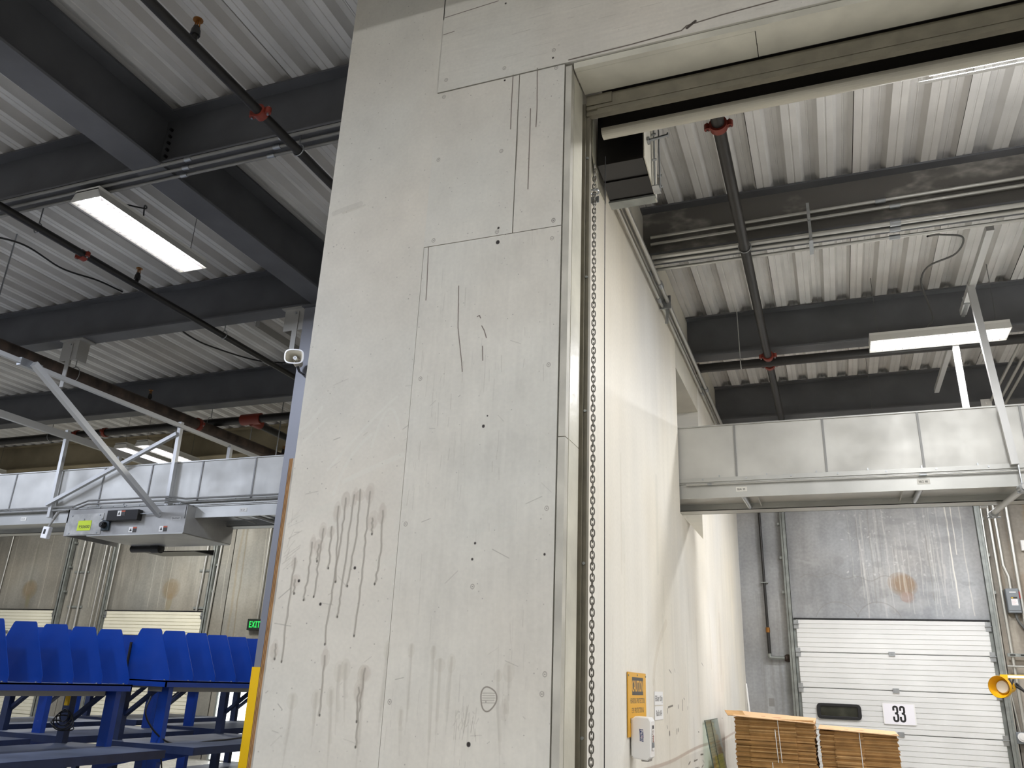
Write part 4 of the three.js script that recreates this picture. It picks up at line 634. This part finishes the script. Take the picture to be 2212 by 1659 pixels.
[[-14.62, 4.3], [-14.36, 4.3], [-13.95, 4.3], [-13.62, 4.3], [-13.82, 4.2], [-16.75, 4.3]].forEach(([x, y], i) => {
  const o = conduit(['galvanised conduit beside the outer dock door on the pier', 'second galvanised conduit along the outer dock door', 'lone slim conduit in the middle of the pier between dock doors', 'galvanised conduit next to the inner dock door on the pier', 'crooked slim conduit on the pier near the inner dock door', 'galvanised conduit on the concrete wall above the outermost dock door'][i], [[x + rr(0, 0.08), y, ZB + 0.04], [x, 1.2, ZB + 0.04]], rr(0.014, 0.024), M.conduit, 'conduits on the pier between left dock doors');
});
for (const y of [2.6, 3.3]) for (const x of [-14.49, -11.24]) tag(obj('strut_clip', bx(x - 0.2, x + 0.2, y - 0.02, y + 0.02, ZB + 0.002, ZB + 0.018), M.steelGrey), (y > 3 ? 'upper' : 'lower') + ' strut clip across conduits ' + (x < -12 ? 'on the pier between dock doors' : 'beside the dock door near the exit sign'), 'clip', 'strut clips on the concrete wall');
[[-11.34, 'against'], [-11.02, 'set apart from']].forEach(([x, lb]) => conduit('galvanised conduit ' + lb + ' the dock door on the exit sign side', [[x + 0.05, 4.3, ZB + 0.04], [x - 0.03, 1.0, ZB + 0.04]], 0.022, M.conduit, 'conduits right of the left dock door'));
// pipe drop left of dock door 33
{
  const p = thing('drain_pipe', 'slim dark pipe dropping to an elbow left of the numbered dock door', 'pipe', [0, 0, ZB + 0.06]);
  obj('riser', rod([-0.925, 4.4, 0], [-0.905, 2.35, 0], 0.02, 12), M.pipe, p); obj('lower_riser', rod([-0.905, 2.35, 0], [-0.9, 2.03, 0], 0.024, 12), M.pipe, p);
  obj('fitting', [rod([-0.905, 2.33, 0], [-0.905, 2.4, 0], 0.03, 12)], M.brass, p);
  obj('elbow', [tube([[-0.9, 2.04, 0], [-0.898, 1.995, 0], [-0.85, 1.985, 0]], 0.028, 14, 10), rod([-0.86, 1.985, 0], [-0.7, 1.985, 0], 0.024, 12)], M.steelGrey, p);
  obj('escutcheon', [rod([-0.7, 1.985, 0.0], [-0.66, 1.985, -0.04], 0.026, 12), rod([-0.66, 1.985, -0.056], [-0.66, 1.985, -0.046], 0.055, 16)], M.rustPipe, p);
  obj('pipe_clip', [bx(-0.96, -0.86, 3.03, 3.045, -0.055, 0.02)], M.steelGrey, p);
}
// conduits and disconnect right of dock door 33
conduit('bright conduit close against the right track of the numbered dock door', [[2.05, 4.4, ZB + 0.05], [2.03, 0.3, ZB + 0.05]], 0.016, M.conduit);
conduit('thick bright conduit left of the grey disconnect switch', [[2.13, 4.4, ZB + 0.05], [2.15, 0.4, ZB + 0.05]], 0.021, M.conduit);
conduit('bright conduit entering the top of the grey disconnect switch', [[2.2, 4.4, ZB + 0.05], [2.21, 3.25, ZB + 0.05], [2.25, 3.1, ZB + 0.05], [2.25, 2.93, ZB + 0.05]], 0.02, M.conduit);
conduit('thick bright conduit right of the grey disconnect switch', [[2.36, 4.4, ZB + 0.05], [2.35, 1.6, ZB + 0.05]], 0.024, M.conduit);
{
  const s = thing('disconnect_switch', 'grey electrical disconnect switch with red lever on the concrete wall', 'switch box', [2.26, 2.79, ZB + 0.01]);
  obj('enclosure', rbx(-0.085, 0.065, -0.16, 0.155, 0, 0.11, 0.008), M.greyBox, s); obj('cover_door', rbx(-0.08, 0.06, -0.13, 0.145, 0.11, 0.118, 0.004), M.greyBox, s);
  const c = canvasOf(128, 192, (q) => { q.fillStyle = '#e8e6e6'; q.fillRect(0, 0, 128, 192); q.fillStyle = '#2e2b20'; q.fillRect(0, 0, 128, 44); q.fillStyle = '#d8b53a'; q.fillRect(6, 10, 40, 24); q.fillStyle = '#b98c8c'; for (let i = 0; i < 7; i++) q.fillRect(8, 62 + i * 17, 108 - (i % 3) * 20, 5); });
  obj('warning_label', new THREE.PlaneGeometry(0.075, 0.11).translate(0, -0.01, 0.1195), std(0xffffff, 0.5, 0, { map: tex(c) }), s, true); obj('top_label', bx(-0.045, 0.03, 0.1, 0.112, 0.118, 0.1195), M.white, s);
  obj('lever', [bx(0.065, 0.085, 0.03, 0.12, 0.04, 0.07), bx(0.085, 0.098, 0.0, 0.12, 0.04, 0.06)], std(0xb0201c, 0.4), s);
  obj('outlet_conduit', tube([[0, -0.16, 0.05], [0.01, -0.24, 0.05], [0.05, -0.32, 0.05], [0.13, -0.42, 0.05]], 0.016, 20, 8), M.cableGrey, s);
}
{ const o = thing('junction_box', 'small pale junction box on the concrete wall above the disconnect switch', 'junction box', [2.52, 3.52, ZB + 0.01]); obj('box', rbx(-0.06, 0.08, -0.07, 0.07, 0, 0.06, 0.006), M.whitePlastic, o); obj('lid', rbx(-0.055, 0.075, -0.065, 0.065, 0.06, 0.065, 0.002), M.white, o); }
{
  const r = thing('strut_rail', 'slotted strut rail fixed across the conduits below the disconnect switch', 'rail', [0, 0, 0]);
  obj('rail', bx(2.08, 2.9, 2.08, 2.12, ZB + 0.075, ZB + 0.1), M.steelGrey, r); for (let i = 0; i < 6; i++) obj('slot', bx(2.11 + i * 0.12, 2.17 + i * 0.12, 2.092, 2.108, ZB + 0.1, ZB + 0.102), M.black, r); obj('lower_tube', rod([2.06, 1.96, ZB + 0.085], [2.9, 1.96, ZB + 0.085], 0.014, 10), M.conduit, r);
}
// loading-dock lamp on its arm
{
  const l = thing('dock_lamp', 'yellow loading dock lamp on a yellow arm beside the numbered door', 'lamp', [1.84, 1.69, -11.85]);
  const head = obj('lamp_shade', new THREE.LatheGeometry([[0.03, -0.18], [0.065, -0.17], [0.068, -0.04], [0.085, -0.02], [0.125, 0.04], [0.128, 0.1], [0.122, 0.1], [0.118, 0.045], [0.08, -0.01], [0.02, -0.02]].map(([x, y]) => new THREE.Vector2(x, y)), 28).rotateX(PI / 2).rotateY(-0.62).rotateZ(0.05), M.yellowLamp, l);
  obj('lens', new THREE.CylinderGeometry(0.068, 0.075, 0.02, 24).rotateX(PI / 2).translate(0, 0, 0.015).rotateY(-0.62), std(0xd9d5c8, 0.25), head);
  obj('yoke', [bar([0.13, 0.09, -0.06], [0.06, -0.02, 0.07], 0.02, 0.006), bar([0.08, 0.1, 0.0], [0.08, -0.02, 0.09], 0.016, 0.006)], M.black, l);
  obj('arm', bx(0.0, 0.6, 0.1, 0.145, -0.12, -0.09), M.yellow, l); obj('arm_label', bx(0.08, 0.32, 0.108, 0.137, -0.09, -0.088), M.white, l);
  obj('power_cord', tube([[0.12, 0.03, -0.1], [0.24, -0.05, -0.1], [0.34, -0.3, -0.12], [0.5, -0.42, -0.15]], 0.016, 30, 8), M.cable, l); obj('control_cord', tube([[0.16, 0.05, -0.12], [0.28, -0.1, -0.12], [0.36, -0.2, -0.14], [0.5, -0.3, -0.16]], 0.014, 30, 8), M.cable, l);
  obj('hand_grip', rod([0.31, 0.04, -0.06], [0.34, -0.14, -0.06], 0.024, 12), M.black, l); obj('upright', bx(0.52, 0.58, -1.69, 0.2, -0.14, -0.08), M.steelGrey, l);
}
{ const o = thing('socket_box', 'grey wall box with round white dial below the dock lamp', 'socket', [2.1, 1.1, ZB + 0.01]); obj('box', rbx(-0.07, 0.07, -0.07, 0.07, 0, 0.06, 0.006), M.greyBox, o); obj('dial', [rod([0, 0.01, 0.06], [0, 0.01, 0.09], 0.055, 20), rod([0, 0.01, 0.09], [0, 0.01, 0.1], 0.035, 18)], M.white, o); obj('feed_tube', rod([-0.01, 0.07, 0.03], [-0.06, 0.75, 0.03], 0.011, 8), M.conduit, o); }
{ const o = thing('bollard_cover', 'yellow plastic bollard cover standing right of the numbered dock door', 'bollard', [2.02, 0, -11.4]); obj('sleeve', rod([0, 0, 0], [0, 1.0, 0], 0.09, 24), M.yellow, o); obj('dome', new THREE.SphereGeometry(0.09, 24, 8, 0, 2 * PI, 0, PI / 2).scale(1, 0.4, 1).translate(0, 1.0, 0), M.yellow, o); }

// ---------------------------------------------------------------- things along the hallway wall
{
  const c = canvasOf(1024, 716, (q) => {
    q.fillStyle = '#e2a92c'; q.fillRect(0, 0, 1024, 716); q.fillStyle = '#3c3a38'; q.fillRect(215, 48, 640, 208); q.textAlign = 'center'; q.fillStyle = '#e2a92c'; q.font = 'bold 178px sans-serif'; q.save(); q.translate(535, 214); q.scale(0.8, 1); q.fillText('CAUTION', 0, 0); q.restore();
    q.fillStyle = '#2e2a20'; q.font = 'bold 82px sans-serif'; [['HEARING PROTECTION,', 350, 0.92], ['EYE PROTECTION &', 460, 0.92], ['GLOVES MUST BE WORN', 570, 0.92]].forEach(([t, y, k]) => { q.save(); q.translate(535, y); q.scale(k, 1); q.fillText(t, 0, 0); q.restore(); });
  });
  const s = thing('caution_sign', 'yellow caution sign about hearing, eye and glove protection on the hallway wall', 'sign', [HX + 0.004, 1.405, -5.625], PI / 2);
  obj('plate', bx(-0.27, 0.27, -0.195, 0.19, 0, 0.005), std(0xe0a528, 0.4), s); obj('print', new THREE.PlaneGeometry(0.532, 0.377).translate(0, -0.0025, 0.0055), std(0xffffff, 0.4, 0, { map: tex(c) }), s, true);
  for (const [x, y] of [[-0.255, 0.17], [0.255, 0.17], [0, 0.175], [0.255, -0.18]]) obj('screw', rod([x, y, 0.005], [x, y, 0.009], 0.006, 8), M.steelGrey, s);
}
{
  const d = thing('sanitizer_dispenser', 'white hand sanitizer dispenser mounted below the yellow caution sign', 'dispenser', [HX + 0.01, 1.215, -5.48], PI / 2);
  // local x runs along the wall away from the door, local z stands out from the wall
  obj('back_plate', rbx(-0.06, 0.06, -0.115, 0.105, 0, 0.02, 0.008), M.whitePlastic, d);
  obj('cover', toCreasedNormals(extr([[0.014, -0.118], [0.1, -0.127], [0.118, -0.11], [0.122, 0.09], [0.11, 0.108], [0.03, 0.112], [0.014, 0.1]], 0.112, 0.006).rotateY(-PI / 2).translate(0.056, 0, 0), 0.5), M.whitePlastic, d);
  obj('drip_lip', rbx(-0.05, 0.05, -0.14, -0.118, 0.06, 0.11, 0.006), std(0x9a9894, 0.4), d);
  const c = canvasOf(128, 320, (q) => { q.fillStyle = '#eeedeb'; q.fillRect(0, 0, 128, 320); q.fillStyle = '#1b2a63'; q.beginPath(); q.moveTo(22, 14); q.quadraticCurveTo(64, 40, 106, 26); q.quadraticCurveTo(116, 160, 112, 306); q.quadraticCurveTo(70, 286, 30, 292); q.quadraticCurveTo(36, 150, 22, 14); q.fill(); q.fillStyle = '#a8588c'; q.beginPath(); q.arc(84, 190, 16, 0, 7); q.fill(); q.save(); q.translate(48, 40); q.rotate(PI / 2); q.fillStyle = '#f4f3f2'; q.font = 'bold 78px serif'; q.fillText('Purell', 0, 0, 240); q.restore(); });
  obj('logo_label', new THREE.PlaneGeometry(0.036, 0.083).rotateY(-PI / 2).translate(-0.0625, 0.01, 0.066), std(0xffffff, 0.4, 0, { map: tex(c) }), d, true);
  const c2 = canvasOf(64, 192, (q) => { q.fillStyle = '#e6e3df'; q.fillRect(0, 0, 64, 192); q.fillStyle = '#1d2230'; q.fillRect(10, 8, 44, 26); q.fillStyle = '#6b5a52'; for (let i = 0; i < 10; i++) q.fillRect(8, 48 + i * 13, 46 - (i % 3) * 10, 6); q.fillStyle = '#8a4038'; q.fillRect(30, 80, 14, 60); });
  obj('front_label', new THREE.PlaneGeometry(0.07, 0.15).translate(0, 0.0, 0.1285), std(0xffffff, 0.4, 0, { map: tex(c2) }), d, true);
  obj('front_window', bx(-0.03, 0.03, -0.06, -0.03, 0.126, 0.1295), M.greyBox, d);
}
for (const [txt, y, cx] of [['E-Baler Only', 1.435, 'upper'], ['Radio N-9', 1.335, 'lower']]) {
  const c = canvasOf(512, 160, (q) => { q.fillStyle = '#efeeec'; q.fillRect(0, 0, 512, 160); q.fillStyle = '#22211f'; q.textAlign = 'center'; q.font = 'bold 98px sans-serif'; q.save(); q.translate(256, 116); q.scale(0.82, 1); q.fillText(txt, 0, 0); q.restore(); });
  const l = thing('paper_label', 'white paper label reading ' + txt + ' on the hallway wall', 'label', [HX + 0.002, y, -6.37], PI / 2, 'paper labels on the hallway wall');
  obj('sheet', bx(-0.16, 0.16, -0.047, 0.047, 0, 0.001), M.white, l); obj('print', new THREE.PlaneGeometry(0.3, 0.088).translate(0, 0, 0.0014), std(0xffffff, 0.6, 0, { map: tex(c) }), l, true);
}
// clear sheet leaning on the hallway wall
{
  const p = thing('clear_panel', 'clear acrylic sheet leaning on the hallway wall beside the cardboard', 'panel', [-1.04, 0, -8.95]);
  const glass = new THREE.MeshPhysicalMaterial({ color: 0xeef6f2, transmission: 1, thickness: 0, roughness: 0.05, ior: 1.5 });
  const t = new THREE.Group(); t.name = 'tilted_sheet'; t.rotation.z = 0.16; p.add(t);
  obj('sheet', bx(-0.003, 0.003, 0, 1.25, -0.44, 0.46), glass, t); obj('edge', [bx(-0.005, 0.005, 0, 1.25, 0.455, 0.462), bx(-0.004, 0.004, 1.246, 1.252, -0.44, 0.46), bx(-0.004, 0.004, 0, 1.25, 0.05, 0.056)], std(0x4e5c56, 0.3), t);
  obj('paper_backing', bx(-0.008, -0.006, 0, 0.92, -0.4, 0.2), std(0xcdbb62, 0.8, 0, { map: fineNoise }), t);
}
tag(obj('white_rod', rod([-1.1, 0, -12.25], [-1.24, 1.62, -12.6], 0.013, 10), M.whitePlastic), 'slim white rod leaning in the corner behind the cardboard', 'rod');
// bundles of flattened cartons
function cartonBundle(x0, x1, zf, y0, y1, label, light, opt = {}) {
  const b = thing('carton_bundle', label, 'cardboard', [(x0 + x1) / 2, y0, zf], 0, opt.group); b.rotation.y = opt.turn || 0;
  const w = (x1 - x0) / 2, n = Math.round((y1 - y0) / 0.0125), s = (y1 - y0) / n;
  const brown = [0xb98d58, 0xab7f49, 0xc49a66, 0xa17642].map((c) => std(c, 0.85, 0, { map: fineNoise }));
  for (let i = 0; i < n; i++) {
    const j = rr(-0.01, 0.01), k = rr(-0.009, 0.009), y = i * s, m0 = -w * 0.62 + rr(-0.008, 0.008), m1 = w * (opt.mid || 0.55) + rr(-0.008, 0.008);
    const c = obj('carton', bx(m0, m1, y, y + s * 0.97, -0.62, j), brown[(i * 7 + (rnd() * 3 | 0)) % 4], b);
    obj('side_flap', bx(-w + k, m0 - 0.001, y, y + s * 0.95, -0.62, j - 0.01 + rr(-0.006, 0.004)), brown[i % 4], c); obj('side_flap', bx(m1 + 0.001, w + k, y, y + s * 0.95, -0.62, j - 0.01 + rr(-0.006, 0.004)), brown[(i + 2) % 4], c);
  }
  if (light) {
    const top = std(0xffffff, 0.8, 0, { map: tex(canvasOf(512, 384, (q) => { q.fillStyle = '#dcb48a'; q.fillRect(0, 0, 512, 384); for (let i = 0; i < 900; i++) { q.globalAlpha = 0.08; q.fillStyle = rnd() < 0.5 ? '#a8804f' : '#dbb88c'; q.fillRect(rr(0, 512), rr(0, 384), rr(4, 40), 2); } q.globalAlpha = 0.75; q.fillStyle = '#8f3b33'; q.beginPath(); q.moveTo(230, 250); q.lineTo(300, 225); q.lineTo(290, 244); q.lineTo(345, 250); q.lineTo(290, 258); q.lineTo(300, 276); q.fill(); q.fillRect(170, 236, 26, 26); q.fillStyle = '#4a3a2c'; for (let i = 0; i < 4; i++) q.fillRect(40, 270 + i * 18, 60 - i * 6, 5); q.fillRect(360, 300, 70, 4); })) });
    obj('top_sheet', new THREE.BoxGeometry(2 * w + (opt.over ?? 0.02), 0.007, 0.7).rotateX(opt.tip ?? 0.02).rotateZ(opt.roll ?? -0.02).translate(opt.shift ?? 0.0, y1 - y0 + 0.012, -0.3), top, b, true);
    if (opt.two) obj('curled_flap', [bar([-w + 0.02, y1 - y0 + 0.012, -0.05], [-w - 0.02, y1 - y0 + 0.06, -0.12], 0.2, 0.005)], brown[2], b);
  }
  const sx = opt.strap ?? 0.02;
  obj('strap', [tube([[sx, 0, 0.012], [sx - 0.01, (y1 - y0) * 0.5, 0.016], [sx - 0.02, y1 - y0, 0.01]], 0.004, 12, 5), ...(opt.two ? [tube([[sx - 0.035, 0, 0.012], [sx - 0.045, (y1 - y0) * 0.5, 0.016], [sx - 0.05, y1 - y0 - 0.1, 0.012]], 0.004, 12, 5)] : [])], M.white, b);
}
{ const p = thing('pallet', 'wooden pallet beneath the cardboard bundles', 'pallet', [-0.29, 0, -9.85]); const wood = std(0xa88a5e, 0.85, 0, { map: fineNoise }); for (let i = 0; i < 5; i++) obj('deck_board', bx(-0.85, 0.85, 0.12, 0.14, -0.38 + i * 0.17, -0.26 + i * 0.17), wood, p); for (const x of [-0.8, 0, 0.8]) obj('bearer', bx(x - 0.045, x + 0.045, 0, 0.12, -0.38, 0.42), wood, p); }
cartonBundle(-1.07, -0.28, -9.5, 0.142, 0.84, 'lower cardboard bundle, taller stack beside the hallway wall', false, { strap: -0.02 });
cartonBundle(-1.075, -0.285, -9.5, 0.842, 1.255, 'upper cardboard bundle with double white strap and tilted pale lid', true, { two: true, strap: 0.06, roll: -0.045, tip: 0.05 });
cartonBundle(-0.235, 0.49, -9.5, 0.142, 1.17, 'cardboard bundle with single white strap before the numbered dock door', true, { strap: 0.03, mid: 0.12, roll: -0.035, shift: 0.0 });


// ================================================================ BLUE SORTING BENCHES
function bench(label, X, z0, z1, ledge, n, mirror, group) {   // X: front face of the ledge, runs from z0 (near) to z1 (far)
  const o = thing('sorting_bench', label, 'bench', [X, 0, z0], mirror ? PI : 0, group);
  const s = 1, L = mirror ? 0 : z1 - z0, L0 = mirror ? 0 : 0, zz = (t) => (mirror ? t * (z0 - z1) : -t * (z0 - z1));
  const za = Math.min(zz(0), zz(1)), zb = Math.max(zz(0), zz(1)), len = zb - za;
  obj('ledge', bx(-0.66, 0, ledge - 0.012, ledge, za, zb), M.bench, o);
  obj('ledge_fascia', [bx(-0.012, 0, ledge - 0.055, ledge + 0.002, za, zb), bx(-0.66, 0, ledge - 0.055, ledge + 0.002, za, za + 0.012), bx(-0.66, 0, ledge - 0.055, ledge + 0.002, zb - 0.012, zb)], M.blue, o);
  const shape = extr([[-0.65, 0.0], [-0.01, 0], [-0.01, 0.05], [-0.2, 0.445], [-0.215, 0.46], [-0.445, 0.46], [-0.46, 0.445], [-0.65, 0.05]], 0.004);
  for (let i = 0; i < n; i++) { const t = za + 0.04 + (i + (mirror ? 0 : 0)) * ((len - 0.08) / (n - 1)); obj('divider', shape.clone().translate(0, ledge, t), M.blue, o); obj('divider_foot', [bx(-0.2, -0.02, ledge, ledge + 0.003, t, t + 0.03), rod([-0.05, ledge + 0.003, t + 0.018], [-0.05, ledge + 0.01, t + 0.018], 0.008, 6)], M.galv, o); }
  for (const t of [za + 0.1, zb - 0.12]) {
    obj('post', [bx(-0.17, -0.06, 0, ledge - 0.055, t, t + 0.008), bx(-0.17, -0.162, 0, ledge - 0.055, t - 0.05, t), bx(-0.068, -0.06, 0, ledge - 0.055, t - 0.05, t)], M.blue, o);
    obj('rear_post', bx(-0.62, -0.54, 0, ledge - 0.055, t - 0.03, t + 0.03), M.blueDark, o);
    obj('brace', bar([-0.58, ledge - 0.34, t - 0.02], [-0.2, ledge - 0.06, t - 0.02], 0.05, 0.03), M.blueDark, o);
    obj('shelf_bracket', extr([[-0.16, 0.84], [0.42, 0.84], [0.42, 0.8], [-0.06, 0.69], [-0.16, 0.69]], 0.012).translate(0, 0, t), M.blue, o);
  }
  obj('work_surface', bx(-0.6, 0.46, 0.84, 0.852, za - 0.02, zb + 0.02), M.bench, o);
  obj('surface_fascia', [bx(0.45, 0.462, 0.79, 0.853, za - 0.02, zb + 0.02), bx(-0.6, 0.46, 0.79, 0.853, za - 0.032, za - 0.02), bx(-0.6, 0.46, 0.79, 0.853, zb + 0.02, zb + 0.032)], M.blueDark, o);
  obj('task_light_box', bx(-0.3, -0.14, ledge - 0.1, ledge - 0.056, za + 0.15, zb - 0.1), M.greyPlate, o);
  obj('lower_shelf', bx(-0.6, 0.0, 0.3, 0.33, za, zb), M.bench, o);
  return o;
}
bench('near blue sorting bench with a lower divider ledge beside the aisle', -5.8, -4.35, -5.9, 1.35, 6, false);
bench('blue sorting bench standing just behind the yellow-footed column', -5.8, -6.3, -7.95, 1.39, 6, false);
bench('blue sorting bench further along the row toward the dock doors', -5.8, -8.3, -9.95, 1.39, 6, false);
const G2 = 'blue sorting benches of the rear rows';
bench('second-row blue sorting bench behind the near bench', -7.3, -4.2, -5.85, 1.38, 6, false, G2);
bench('second-row blue sorting bench behind the column bench', -7.3, -6.3, -7.95, 1.38, 6, false, G2);
bench('third-row blue sorting bench, dividers facing the left dock doors', -9.0, -6.8, -8.45, 1.34, 6, false, G2);
bench('third-row blue sorting bench close to the left dock doors', -9.0, -8.9, -10.55, 1.34, 6, false, G2);
bench('second-row blue sorting bench at the end by the exit sign', -7.3, -8.4, -10.05, 1.34, 6, false, G2);
tag(obj('bench_rod', [rod([-6.33, 1.385, -6.32], [-6.33, 1.72, -6.32], 0.012, 8), rod([-6.34, 1.4, -6.31], [-6.32, 1.4, -6.29], 0.02, 10)], M.black), 'black rod standing on the ledge of the bench behind the column', 'rod');
tag(obj('bench_cable', tube([[-5.95, 1.25, -6.3], [-5.93, 1.1, -6.25], [-5.85, 0.86, -6.5], [-5.7, 0.86, -7.0], [-5.75, 0.87, -7.6]], 0.008, 40, 6), M.cable), 'black cable draped from ledge to work surface behind the column', 'cable');
tag(obj('bench_cable', tube([[-5.4, 0.8, -5.95], [-5.35, 0.6, -6.0], [-5.2, 0.42, -6.4], [-5.0, 0.3, -6.9]], 0.007, 40, 6), M.cable), 'black cable trailing below the near bench work surface', 'cable');
{
  const c = thing('cable_coil', 'loose coil of black cable hanging under the near bench ledge', 'cable', [-6.3, 1.08, -5.7]);
  for (let i = 0; i < 5; i++) obj('loop', new THREE.TorusGeometry(0.05 + 0.012 * i, 0.005, 6, 24).rotateY(0.4 * i).rotateZ(0.3 * i).translate(0, -0.02 * i, 0), M.cable, c); obj('yellow_plug', bx(-0.02, 0.02, 0.08, 0.16, -0.01, 0.01), M.yellow, c);
}
{
  const w = thing('daylight_panel', 'bright white daylight panel in the low opening left of the column', 'light panel', [-10.05, 0, ZB + 0.01]);
  obj('frame', [bx(-0.5, 0.5, 1.2, 1.24, 0, 0.04), bx(-0.5, -0.46, 0, 1.2, 0, 0.04), bx(0.46, 0.5, 0, 1.2, 0, 0.04)], M.steelGrey, w);
  obj('pane', bx(-0.46, 0.46, 0.02, 1.2, 0.005, 0.015), new THREE.MeshStandardMaterial({ color: 0xffffff, emissive: new THREE.Color(0.95, 1, 1), emissiveIntensity: 1.6 }), w);
  const r = new THREE.RectAreaLight(new THREE.Color(0.95, 1, 1), 1.6, 0.9, 1.16); r.position.set(-10.05, 0.61, ZB + 0.03); r.rotation.y = PI; scene.add(r);
}
renderer.render(scene, camera);
